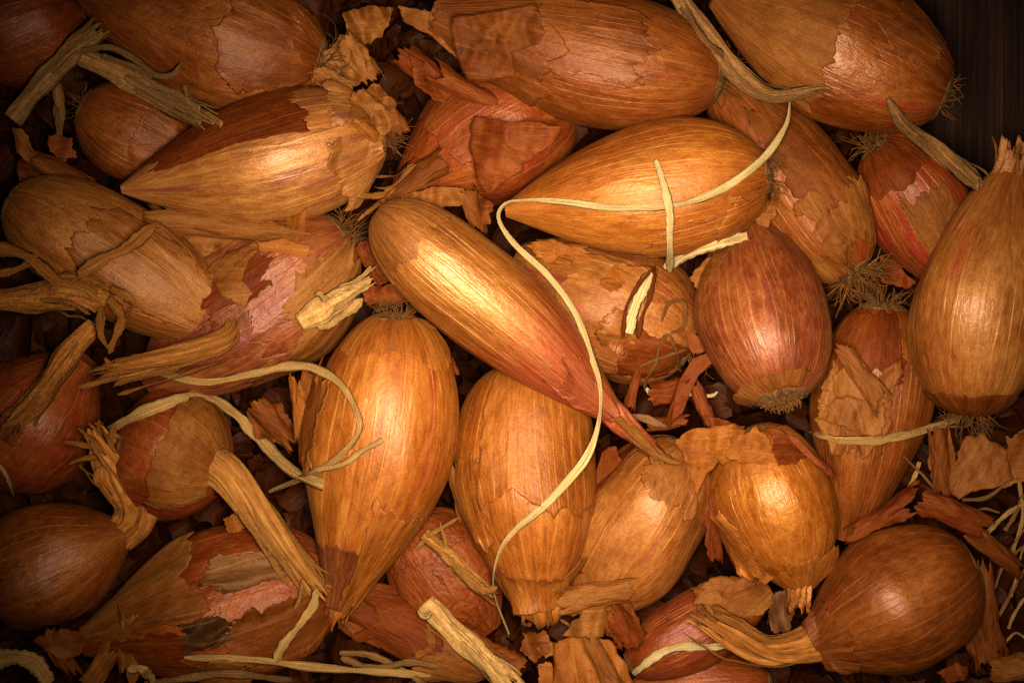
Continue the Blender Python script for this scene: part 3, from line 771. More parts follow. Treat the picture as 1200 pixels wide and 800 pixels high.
def flake(label, out, pal='tan', z=None, dz=1.0, tilt=(0, 0), curl=(0, 0), crum=.5, seed=0, rag=4.5, name='loose_skin', group=None, drap=True, cen=None, fold=None, fib=0.0, cat='skin flake', parent=None):
    """loose papery skin: traced outline, own height, bend and creases. tilt = mm per 100 px in x and y, curl = (direction deg, mm at 50 px)"""
    rng = np.random.default_rng(seed + 2100)
    out = np.asarray(out, float)
    seg = np.sqrt((np.diff(np.vstack([out, out[:1]]), axis=0) ** 2).sum(1))
    m = 96; d = np.r_[0, np.cumsum(seg)]; u = np.linspace(0, d[-1], m, endpoint=False)
    cl = np.vstack([out, out[:1]])
    bx, by = np.interp(u, d, cl[:, 0]), np.interp(u, d, cl[:, 1])
    c = np.array([bx.mean(), by.mean()]) if cen is None else np.array(cen, float)
    size = np.sqrt((bx - c[0]) ** 2 + (by - c[1]) ** 2).mean()
    j = 1 + (noise1(rng, m, (9, 22, 48), (.5, .5, .45)) * rag) / np.maximum(20, np.sqrt((bx - c[0]) ** 2 + (by - c[1]) ** 2))
    j[-1] = j[0]
    nr = 14
    s = np.linspace(0.0008, 1, nr)[:, None]
    X = c[0] + (bx - c[0])[None, :] * s * (1 + (j[None, :] - 1) * s ** 3); Y = c[1] + (by - c[1])[None, :] * s * (1 + (j[None, :] - 1) * s ** 3)
    z0 = (hit(*c) + dz) if z is None else z
    Z = z0 + tilt[0] * (X - c[0]) / 100 + tilt[1] * (Y - c[1]) / 100
    if curl[1] == 0: curl = (rng.uniform(0, 180), rng.choice([-1, 1]) * rng.uniform(1.5, 3.5))
    a = math.radians(curl[0]); q = ((X - c[0]) * math.cos(a) + (Y - c[1]) * math.sin(a)) / 50
    Z = Z + curl[1] * np.sign(1) * np.abs(q) ** 1.8
    if fold is not None:     # crease line (angle, mm drop beyond it at 50 px, offset px)
        a2 = math.radians(fold[0]); qq = ((X - c[0]) * math.cos(a2) + (Y - c[1]) * math.sin(a2) - fold[2]) / 50
        Z = Z + fold[1] * np.clip(qq, 0, None)
    w = Wob(rng, 8, .12, .012, False); w2 = Wob(rng, 8, .35, .03, False)
    Z = Z + 1.3 * crum * w(X, Y) + crum * .6 * w2(X, Y)
    if drap:
        h = np.array([hit(x, y, -40) for x, y in zip(X.ravel(), Y.ravel())]).reshape(X.shape)
        Z = np.maximum(Z, np.minimum(h + .5, z0 + 9))
    ca, sa = math.cos(math.radians(fib)), math.sin(math.radians(fib))
    al = ((X - c[0]) * ca + (Y - c[1]) * sa) / 260; ac = (-(X - c[0]) * sa + (Y - c[1]) * ca) / 75
    K = np.stack([ac + seed * .7, .3 * ac + seed, al + .5], -1)
    o = mk(name if parent is None else 'fold', P(X, Y, Z), grid_faces(nr, m, True), flake_mat(pal, seed), parent, K, .00010)
    if parent is None: tag(o, label, cat, group)
    return o

# long ribbons of pale straw on top of the heap
straw('long pale straw ribbon curling across the golden shallots in the middle',
    [(926, 116), (921, 146), (897, 184), (850, 219), (800, 239), (740, 243), (660, 237), (610, 234), (590, 240), (584, 258), (602, 286), (640, 320), (668, 358), (690, 410), (703, 452), (700, 500), (682, 544), (640, 590), (602, 622), (582, 655), (578, 692), (596, 742)],
    9, 'pale', .6, 220, seed=1, roll=[1.2, .2, -.4, .9, .1, .3, 1.2, .8, .2, -.3, .8, 1.1, .2, -.2, .6, 1.2, .9])
straw('short upright pale straw crossing the looped ribbon', [(768, 189), (777, 222), (785, 262), (784, 319)], 9, 'pale', 2.2, 40, seed=2)
straw('frayed yellow strip between the ribboned and the crimson shallot', [(778, 314), (805, 298), (838, 286), (876, 277)], 13, 'pale', 1.5, 40, seed=3, cup=.5, taper=(.3, .9))
straw('pale ribbon bowed over the reddish shallot and the striped orange one', [(160, 424), (190, 436), (243, 446), (300, 437), (340, 430), (371, 431), (400, 452), (421, 488), (420, 510), (395, 537), (360, 556), (316, 577)], 10, 'straw', 1.2, 120, seed=4, roll=[.9, .3, .1, .2, .6, .9, .5, .2])
straw('thin straw with a feathered end on the striped orange shallot', [(448, 514), (425, 530), (398, 546), (366, 552)], 7, 'straw', 1.6, 40, seed=5)
straw('broad twisted ribbon arching over the small round russet shallot', [(104, 520), (118, 508), (160, 486), (205, 468), (238, 465), (268, 478), (300, 507), (330, 540), (352, 556), (378, 566)], 15, 'straw', 1.6, 110, seed=6, roll=[.9, .5, .2, .6, .9, .4, .1, -.3], taper=(.6, 1.1))
straw('ribbon lying across the holed shallot towards the right edge', [(948, 507), (985, 514), (1020, 515), (1060, 509), (1100, 499), (1140, 494), (1172, 510), (1192, 532), (1188, 548)], 11, 'straw', 1.0, 90, seed=7, roll=[.8, .2, .1, .2, .8, .4])
straw('pale straw lying over the slender shallot at the bottom', [(742, 790), (765, 772), (795, 759), (850, 757)], 10, 'pale', 1.2, 40, seed=8)
straw('curved pale rootlet hooked across the dark gap right of the red tip', [(757, 455), (763, 461), (785, 460), (812, 460), (832, 463), (840, 459)], 5, 'pale', 2, 40, seed=9, low=-8)
straw('pale curled strand hanging from the drooping golden neck', [(372, 690), (366, 712), (348, 736), (330, 758), (322, 776)], 10, 'straw', 2.0, 40, seed=10, lift=[4, 2, 0])
straw('thin strand at the far left on the dark maroon shallot', [(-4, 542), (8, 560), (17, 584)], 5, 'straw', 1.0, 20, seed=11)

# straw at the lower edge
for i, (lb, pts, w, mt) in enumerate([
    ('long straw lying flat along the bottom edge under the mouldy shallot', [(215, 770), (290, 772), (370, 780), (505, 792)], 9, 'straw'),
    ('pale crescent strip of straw in the bottom left corner', [(-10, 772), (18, 768), (42, 778), (58, 800)], 22, 'straw'),
    ('pointed straw lying on the bottom edge left of the pale stalk', [(400, 770), (440, 783), (478, 776), (512, 780)], 9, 'dust'),
    ('dark straw sliver crossing the bottom edge left of centre', [(170, 800), (260, 789), (340, 795)], 9, 'dust'),
    ('straw sliver under the slim dark shallot', [(398, 764), (440, 770), (500, 800)], 8, 'dust'),
    ('short bent straw beside the folded flakes at lower left', [(150, 782), (168, 786), (186, 806)], 13, 'straw')]):
    straw(lb, pts, w, mt, 1.2, 40, seed=20 + i, low=-14, lift=[i * .8])

# straw bits at the right edge, beside the lower right shallot
R = random.Random(5)
RS = [([(1155, 625), (1180, 604), (1206, 588)], 11, 'thick straw pointing up right beside the pale flakes'),
      ([(1178, 622), (1190, 600), (1200, 580)], 9, 'short straw below the thick one at the right edge'),
      ([(1195, 560), (1198, 610), (1184, 655)], 8, 'upright bent straw at the right edge'),
      ([(1170, 722), (1188, 692), (1204, 664)], 9, 'slanted straw at the right edge level with the round brown shallot'),
      ([(1182, 736), (1192, 716), (1202, 700)], 8, 'short slanted straw near the lower right corner'),
      ([(1185, 655), (1200, 640)], 7, 'tiny straw tip at the right edge'),
      ([(1096, 560), (1102, 545), (1112, 520)], 7, 'pale thin loop of straw left of the pale flakes'),
      ([(1128, 585), (1160, 580), (1186, 556), (1192, 530), (1180, 512)], 9, 'curved straw framing the lower side of the big pale flake'),
      ([(1060, 580), (1070, 560), (1078, 540)], 9, 'dim straw between the holed shallot and the pale flakes')]
RS += [([(1164, 690), (1186, 640), (1206, 610)], 6, 'long fine straw rising beside the right edge flakes'),
       ([(1172, 758), (1190, 742), (1208, 752)], 6, 'bent fine straw above the lower right corner husk'),
       ([(1120, 612), (1150, 596), (1172, 600)], 6, 'fine straw tucked behind the shoulder of the lower right shallot'),
       ([(1186, 700), (1196, 650), (1208, 630)], 5, 'hair thin straw crossing the slanted one at the right edge'),
       ([(1060, 536), (1082, 560), (1108, 590)], 5, 'fine straw slanting below the lying ribbon on the right')]
for i, (pts, w, lb) in enumerate(RS):
    straw(lb, pts, w * .55, 'dust' if i % 2 else 'straw', 2.0, 30, seed=40 + i, low=-9, taper=(.95, .8), thick=.00015)

# stalks
stalk('dusty dry stalk slanting up at the top left corner', [(14, 140), (40, 108), (75, 72), (118, 36)], [11, 11, 12, 11], 'dust', 3, seed=1, low=-8, rag=16)
stalk('dusty forked stalk lying over the dim brown shallot at the top left', [(95, 66), (140, 86), (185, 112), (248, 144)], [10, 14, 13, 14], 'dust', 3, seed=2, low=-6, rag=22,
      strands=[([(96, 60), (128, 56), (158, 70), (182, 88), (203, 88), (213, 74)], 9, 3), ([(120, 66), (160, 80), (178, 92)], 8, 3), ([(216, 100), (222, 122)], 5, 1)])
stalk('short dark dangling stalk tip below the top left stalks', [(66, 98), (70, 125), (71, 158)], [6, 6, 2], 'dust', 1, seed=3, low=-12)
stalk('grey brown stalk crossing between the two shallots at the top', [(790, -12), (812, 22), (838, 55), (866, 88), (905, 112), (956, 104)], [9, 10, 11, 10, 7, 3], 'dust', 2, seed=4, low=2, rib=.25, strands=[([(800, 8), (828, 50), (858, 72)], 9, 3)])
stalk('brown withered leaf stalk sloping between the red shallot and the right one', [(1040, 116), (1062, 148), (1100, 178), (1148, 218)], [3, 8, 11, 9], 'dust', 2, seed=5, low=-4, flat=.35)
stalk('pale broken stalk lying at the bottom middle', [(498, 706), (530, 738), (566, 772), (602, 806)], [10, 13, 13, 14], 'straw', 3, seed=6, low=-8, rag=26, flat=.35, rib=.22, strands=[([(505, 716), (498, 722), (490, 714)], 8, 3)])
stalk('yellow brown stalk with root threads between the broad orange shallots', [(498, 626), (520, 645), (550, 675), (572, 694)], [7, 8, 9, 7], 'orangehusk', 4, seed=7, low=-8, strands=[([(500, 628), (518, 618), (538, 606)], 5, 4), ([(498, 632), (488, 642)], 5, 3), ([(503, 624), (522, 640), (516, 612)], 4, 4)])
stalk('thick withered stalk end slanting down at the left edge', [(112, 382), (88, 404), (62, 440), (40, 470), (14, 494)], [10, 14, 13, 13, 15], 'husk', 6, seed=8, low=0, rag=10, flat=.6)
stalk('knotted withered stalk cluster sprawling over the left edge shallot', [(-8, 352), (40, 350), (85, 342), (122, 352)], [9, 13, 20, 17], 'husk', 5, seed=9, low=8, flat=.7, rag=8, rib=.2,
      strands=[([(-6, 290), (30, 300), (62, 326), (78, 338)], 15, 3), ([(-6, 322), (20, 316), (44, 300)], 10, 1), ([(92, 322), (125, 302), (150, 290), (182, 263)], 14, 5), ([(128, 350), (142, 372), (134, 398), (128, 414)], 12, 2), ([(118, 360), (118, 390), (130, 412)], 11, 2), ([(130, 338), (155, 352), (150, 372)], 10, 3)])
stalk('chipped pale yellow husk strip left of the middle', [(352, 378), (378, 362), (404, 346), (432, 330)], [10, 14, 10, 6], 'straw', 3, seed=10, low=2, flat=.35, rag=10, strands=[([(384, 352), (372, 342)], 8, 4), ([(372, 382), (398, 372), (425, 350)], 12, 1)])

# loose skins, each traced where it lies
FL = [
 ('square reddish brown loose skin standing near the top middle', [(553, 135), (600, 142), (632, 146), (662, 147), (652, 166), (630, 180), (612, 190), (611, 200), (590, 215), (570, 231), (560, 215), (553, 176)], 'russet', dict(z=17, tilt=(4, -5), curl=(25, -2.6), crum=.9, seed=1, drap=False, fib=5)),
 ('pointed tan skin flap hanging off the cracked brown shallot at the top', [(528, 20), (580, 12), (628, 6), (640, 40), (632, 52), (598, 62), (604, 92), (548, 98), (534, 70)], 'brown', dict(dz=4.5, tilt=(3, -3), curl=(80, -2.2), crum=1.1, seed=2, drap=False, fib=10)),
 ('ragged husk strip catching light at the top edge left of the cracked shallot', [(468, 8), (500, 14), (524, 12), (530, 35), (538, 70), (500, 40), (474, 26)], 'tan', dict(z=6, tilt=(-3, 4), crum=1.0, seed=3, drap=False)),
 ('crumpled pale grey skin behind the root end of the bright upper left shallot', [(372, 70), (398, 40), (430, 62), (436, 92), (410, 104), (380, 108), (366, 96)], 'cream', dict(z=2, crum=2.0, seed=4, drap=False)),
 ('grey curl of skin near the top edge between two dark shallots', [(402, 18), (430, 4), (462, 10), (450, 44), (425, 54), (408, 42)], 'tan', dict(z=-4, crum=2.5, seed=5, drap=False)),
 ('curled tan husk at the root end of the bright upper left shallot', [(412, 118), (440, 96), (462, 118), (472, 146), (450, 158), (430, 150), (408, 150)], 'tan', dict(dz=1.5, crum=2.2, seed=6, curl=(30, 1.5))),
 ('dark husk scrap below the cracked shallot at the top', [(478, 62), (508, 78), (540, 108), (576, 130), (560, 140), (515, 122), (485, 100)], 'russet', dict(z=2, crum=1.2, seed=7, drap=False)),
 ('large torn skin lying across the top of the reddish shallot', [(178, 248), (200, 246), (250, 252), (300, 254), (340, 264), (352, 276), (330, 284), (300, 280), (262, 290), (238, 304), (216, 292), (192, 276)], 'tan', dict(z=9, tilt=(0, -3), curl=(90, 2.0), crum=1.6, seed=8, drap=False, fib=8)),
 ('upright orange shard of skin beside the bright upper left shallot', [(331, 246), (340, 256), (359, 246), (357, 284), (342, 282), (335, 268)], 'amber', dict(z=13, crum=.8, tilt=(6, -4), seed=9, drap=False, fib=90)),
 ('orange rolled strip of skin on the reddish shallot', [(300, 284), (335, 280), (364, 288), (362, 302), (330, 297), (304, 294)], 'amber', dict(z=12, curl=(90, -3), seed=10, drap=False, fib=5)),
 ('folded tan skin leaning between the tan left shallot and the reddish one', [(242, 318), (262, 298), (298, 284), (304, 292), (290, 304), (282, 330), (296, 342), (282, 364), (262, 345)], 'tan', dict(z=9.5, crum=1.2, tilt=(-2, 2), seed=11, drap=True)),
 ('dark curled husk above the striped orange shallot', [(420, 330), (448, 336), (472, 330), (480, 352), (455, 360), (430, 358)], 'russet', dict(z=0, curl=(60, 3), crum=1.6, seed=13, drap=False)),
 ('small brown husk shred right of the striped orange shallot root', [(510, 394), (524, 402), (534, 425), (526, 432), (514, 420)], 'brown', dict(z=-4, crum=1.5, seed=14, drap=False)),
 ('orange flap peeling from the left flank of the striped orange shallot', [(354, 432), (372, 440), (384, 470), (372, 500), (376, 540), (352, 540), (346, 500), (350, 462)], 'amber', dict(z=1, tilt=(6, 0), curl=(0, 1.2), seed=15, drap=False, fib=88)),
 ('tan scrap hanging under the root end of the ribboned shallot', [(872, 242), (896, 228), (913, 222), (910, 250), (898, 268), (876, 252)], 'tan', dict(z=7, crum=1.2, seed=16, drap=False, tilt=(3, 3))),
 ('translucent tan chip at the upper left of the crimson shallot', [(808, 322), (828, 304), (858, 286), (842, 316), (818, 340)], 'tan', dict(z=9, crum=1.0, seed=17, drap=True)),
 ('leaf shaped orange curl of skin beside the crimson shallot', [(790, 470), (796, 446), (812, 420), (832, 412), (858, 411), (836, 424), (818, 440), (808, 462), (800, 484), (786, 494)], 'russet', dict(z=6, crum=.6, curl=(40, 2), seed=18, drap=False, cen=(809, 434), fib=-50, rag=1)),
 ('narrow folded reddish skin loop above the leaf shaped curl', [(802, 388), (812, 388), (824, 400), (830, 412), (812, 416), (806, 402)], 'russet', dict(z=2, crum=.8, seed=19, drap=False)),
 ('grey brown rolled sliver right of the red tip', [(738, 484), (760, 486), (784, 500), (770, 500), (748, 492)], 'grey', dict(z=-1, curl=(90, -3), seed=21, drap=False, rag=1)),
 ('bright orange torn skin sheet on top of the shining golden shallot', [(789, 514), (820, 504), (856, 498), (872, 506), (868, 528), (848, 546), (844, 542), (830, 552), (816, 580), (812, 560), (802, 530)], 'amber', dict(z=7, tilt=(1, -2), curl=(60, 1.5), crum=.9, seed=23, drap=True, fib=5)),
 ('second orange torn skin overlapping the sheet on the shining shallot', [(860, 512), (884, 500), (902, 514), (908, 540), (884, 545), (866, 540), (850, 536)], 'amber', dict(z=9.5, tilt=(0, 2), crum=.8, seed=24, drap=True, fib=15)),
 ('brown skin fragment between the crimson base and the shining shallot', [(905, 508), (930, 512), (946, 536), (930, 545), (910, 545), (900, 528)], 'russet', dict(z=6.5, crum=1.0, seed=25, drap=True)),
 ('slim curled sliver right above the shining golden shallot', [(920, 508), (934, 512), (956, 536), (972, 552), (958, 546), (934, 524)], 'russet', dict(z=8, seed=26, drap=False, rag=1)),
 ('red brown flake beneath the orange torn skin sheet', [(826, 488), (850, 492), (872, 500), (856, 512), (838, 505)], 'russet', dict(z=5, crum=1.4, seed=27, drap=False)),
 ('small bright scrap at the lower left of the shining shallot', [(888, 668), (902, 662), (916, 668), (898, 684), (888, 682)], 'amber', dict(z=1, crum=1.0, seed=30, drap=True)),
 ('withered grey brown bract below the tip of the shining shallot', [(908, 692), (926, 686), (932, 704), (926, 735), (908, 742), (900, 722)], 'grey', dict(z=-4, crum=1.8, seed=31, drap=False, fib=80)),
 ('long dry sheath leaning under the lower left of the shining shallot', [(808, 688), (842, 694), (872, 676), (886, 684), (858, 698), (832, 706)], 'brown', dict(z=-6, crum=1.0, seed=32, drap=False, fib=-15)),
 ('broad dark flake covering the left side of the freckled shallot', [(706, 528), (722, 522), (728, 540), (712, 570), (694, 604), (686, 668), (664, 676), (678, 626), (694, 570)], 'russet', dict(z=-4, crum=.8, tilt=(6, 0), seed=33, drap=False, cen=(694, 600), fib=-70)),
 ('tan torn skin at the lower end of the freckled shallot', [(648, 690), (690, 680), (740, 682), (744, 700), (718, 712), (690, 714), (672, 722), (656, 706)], 'tan', dict(z=-1, crum=1.4, seed=34, drap=True, fib=10)),
 ('brown folded skin right of the pale lump at the bottom middle', [(706, 712), (738, 704), (750, 728), (740, 745), (722, 736)], 'brown', dict(z=-2, crum=1.2, seed=35, drap=True)),
 ('pale knobbly skin lump at the bottom middle', [(672, 728), (688, 708), (706, 712), (716, 730), (708, 748), (686, 746), (660, 744)], 'tan', dict(z=3, curl=(0, -3), crum=1.6, seed=36, drap=False)),
 ('big smooth brown skin sheet at the bottom edge below the pale lump', [(652, 748), (690, 744), (716, 752), (734, 782), (746, 812), (690, 816), (646, 812)], 'amber', dict(z=-1, tilt=(0, 2), curl=(10, -2.0), crum=.7, seed=37, drap=False, fib=85)),
 ('ragged brown chip left of the bottom skin sheet', [(614, 742), (640, 738), (650, 752), (640, 768), (626, 778), (612, 762)], 'brown', dict(z=-4, crum=1.2, seed=39, drap=False)),
 ('small yellow brown chip left of the bottom skin sheet', [(628, 758), (648, 752), (656, 764), (640, 770)], 'tan', dict(z=-2, crum=1.0, seed=40, drap=False)),
 ('brown chip at the bottom edge beside the pale stalk', [(630, 778), (646, 774), (652, 800), (632, 808)], 'amber', dict(z=-3, crum=.8, seed=41, drap=False)),
 ('dark loose husk at the bottom end of the pale stalk', [(560, 752), (586, 756), (606, 764), (600, 786), (580, 776)], 'brown', dict(z=-8, crum=1.2, seed=42, drap=False)),
 ('papery tan patch on the flank of the holed shallot', [(972, 470), (1000, 464), (1036, 472), (1034, 508), (1010, 512), (990, 500), (968, 490)], 'tan', dict(z=7, crum=.9, seed=44, drap=True, fib=80)),
 ('big pale brown torn flake under the right shallot', [(1115, 548), (1132, 512), (1150, 508), (1178, 530), (1186, 560), (1160, 572), (1140, 574), (1124, 582), (1114, 572)], 'tan', dict(z=-4, tilt=(2, 2), curl=(60, 1), crum=.7, seed=45, drap=False, fib=-60)),
 ('dim upright leafy flake left of the big pale brown flake', [(1092, 508), (1112, 500), (1122, 530), (1112, 580), (1096, 574), (1088, 540)], 'brown', dict(z=-7, crum=.8, seed=46, drap=False, fib=85)),
 ('tan flake at the right edge beside the big pale brown one', [(1180, 516), (1206, 500), (1206, 560), (1176, 570)], 'tan', dict(z=-5, crum=.8, seed=47, drap=False)),
 ('small curl of husk at the bottom edge near the right corner', [(1100, 788), (1120, 776), (1134, 782), (1132, 796), (1112, 800)], 'russet', dict(z=-12, curl=(45, -3), crum=1.4, seed=52, drap=False)),
 ('dark folded husk under the decaying shallot neck', [(36, 750), (72, 736), (110, 742), (138, 752), (104, 760), (76, 776), (60, 764)], 'brown', dict(z=-3, crum=1.5, seed=55, drap=False)),
 ('dim brown husk sheet beside the decaying shallot at the bottom', [(176, 716), (196, 718), (198, 770), (176, 776), (164, 750)], 'russet', dict(z=-6, crum=.6, seed=56, drap=False)),
 ('dark leafy husk in the gap at the left below the dusty stalks', [(20, 190), (50, 180), (88, 198), (116, 218), (104, 224), (60, 212), (26, 214)], 'brown', dict(z=-6, crum=1.4, seed=57, drap=False, fib=30)),
 ('narrow dark husk below the slanting dusty stalk', [(14, 152), (28, 150), (40, 180), (34, 196), (20, 178)], 'tan', dict(z=-2, crum=.8, seed=58, drap=False, fib=60)),
 ('dark triangular husk among the top left stalks', [(56, 158), (82, 162), (90, 184), (76, 190), (56, 178)], 'russet', dict(z=-6, crum=1.0, seed=59, drap=False)),
 ('brown skin between the red shallot and the right one', [(1030, 300), (1048, 306), (1074, 332), (1060, 338), (1036, 330)], 'russet', dict(z=-12, crum=1.2, seed=60, drap=False)),
 ('dry flake stuck at the lower end of the shaded long shallot', [(1012, 234), (1024, 262), (1022, 288), (1010, 280), (1004, 250)], 'tan', dict(z=0, tilt=(8, 0), crum=.8, seed=61, drap=False, fib=75)),
 ('brown papery flap right of the ribboned shallot tip', [(538, 222), (560, 226), (578, 240), (574, 262), (556, 258), (540, 240)], 'brown', dict(z=4, crum=1.5, seed=62, drap=True)),
 ('tan husk strip above the root end of the long golden shallot', [(470, 230), (510, 218), (546, 220), (548, 240), (508, 246), (480, 244)], 'tan', dict(z=8, crum=1.2, seed=63, drap=True, fib=0)),
 ('orange curled skin over the split shallot', [(616, 288), (646, 282), (676, 292), (656, 300), (644, 310), (630, 300)], 'amber', dict(z=4, curl=(90, 2), crum=.8, seed=64, drap=True)),
 ('orange folded scrap on the split shallot', [(702, 330), (722, 312), (736, 322), (730, 338), (712, 342)], 'amber', dict(dz=1.2, crum=1.4, seed=65, drap=True)),
 ('dark flake behind the striped orange shallot in the left gap', [(290, 478), (330, 470), (346, 500), (330, 520), (300, 512)], 'brown', dict(z=-10, crum=1.4, seed=66, drap=False)),
 ('shadowed husk curl beside the thick golden neck', [(262, 608), (280, 596), (300, 602), (288, 620), (268, 624)], 'amber', dict(z=3, crum=1.0, seed=67, drap=True)),
]
for lb, out, pal, kw in FL:
    flake(lb, out, pal, **kw)

def roll(label, p0, p1, r0, r1, arc, open_deg, z0, z1, pal, seed, flat=.8, bend=0.0):
    """curled piece of husk: a sheet rolled round the line p0-p1 with ragged ends; open_deg = side it opens to (0 = up)"""
    rng = np.random.default_rng(seed + 3100)
    n, m = 34, 46
    d = np.array([p1[0] - p0[0], p1[1] - p0[1]], float); perp = np.array([-d[1], d[0]]) / np.hypot(*d)
    u = np.linspace(0, 1, n); v = np.linspace(-1, 1, m)
    U, V = np.meshgrid(u, v, indexing='ij')
    fr = (4, 9, 21, 40)
    e0 = noise1(rng, m, fr, (.10, .07, .05, .04)); e1 = noise1(rng, m, fr, (.12, .08, .06, .04))
    U = U + e0[None, :] * (1 - U) ** 2 + e1[None, :] * U ** 2
    s0 = noise1(rng, n, fr, (.16, .12, .06, .04)); s1 = noise1(rng, n, fr, (.16, .12, .06, .04))
    V = V + s0[:, None] * ((1 - V) / 2) ** 2 - s1[:, None] * ((1 + V) / 2) ** 2
    ax = catmull([(p0[0], p0[1], z0), ((p0[0] + p1[0]) / 2 + perp[0] * bend, (p0[1] + p1[1]) / 2 + perp[1] * bend, (z0 + z1) / 2 + rng.uniform(-.6, .8)), (p1[0], p1[1], z1)], 60)
    Uc = np.clip(U, -.12, 1.12); k = np.clip(Uc, 0, 1) * 59
    C = np.stack([np.interp(k, np.arange(60), ax[:, i]) for i in range(3)], -1)
    W = P(C[..., 0], C[..., 1], C[..., 2])
    T = nrm(P(p1[0], p1[1], z1) - P(p0[0], p0[1], z0))
    W = W + T * ((Uc - np.clip(Uc, 0, 1)) * np.hypot(*d) * S)[..., None]
    up = np.array([0, 0, 1.0]); N = nrm(up - T * (T @ up)); B = np.cross(T, N)
    w = Wob(rng, 8, 4, 1.6, False); w2 = Wob(rng, 8, 14, 4, False)
    R_ = (r0 * (1 - Uc) + r1 * Uc) * S * (1 + .16 * w(V * 1.5, Uc) + .05 * w2(V, Uc)) * (1 - .18 * np.abs(V) * rng.uniform(-1, 1))
    A = math.radians(open_deg + 180) + V * math.radians(arc / 2) * (1 + .12 * w(Uc * 2, V))
    W = W + N * (R_ * np.cos(A) * flat)[..., None] + B * (R_ * np.sin(A))[..., None]
    K = np.stack([V * arc / 180 * r0 / 28 + seed * .7, .3 * V + seed, Uc * np.hypot(*d) / 260 + .5], -1)
    o = mk('curled_husk', W, grid_faces(n, m, False), flake_mat(pal, seed), None, K, .00010)
    return tag(o, label, 'husk')

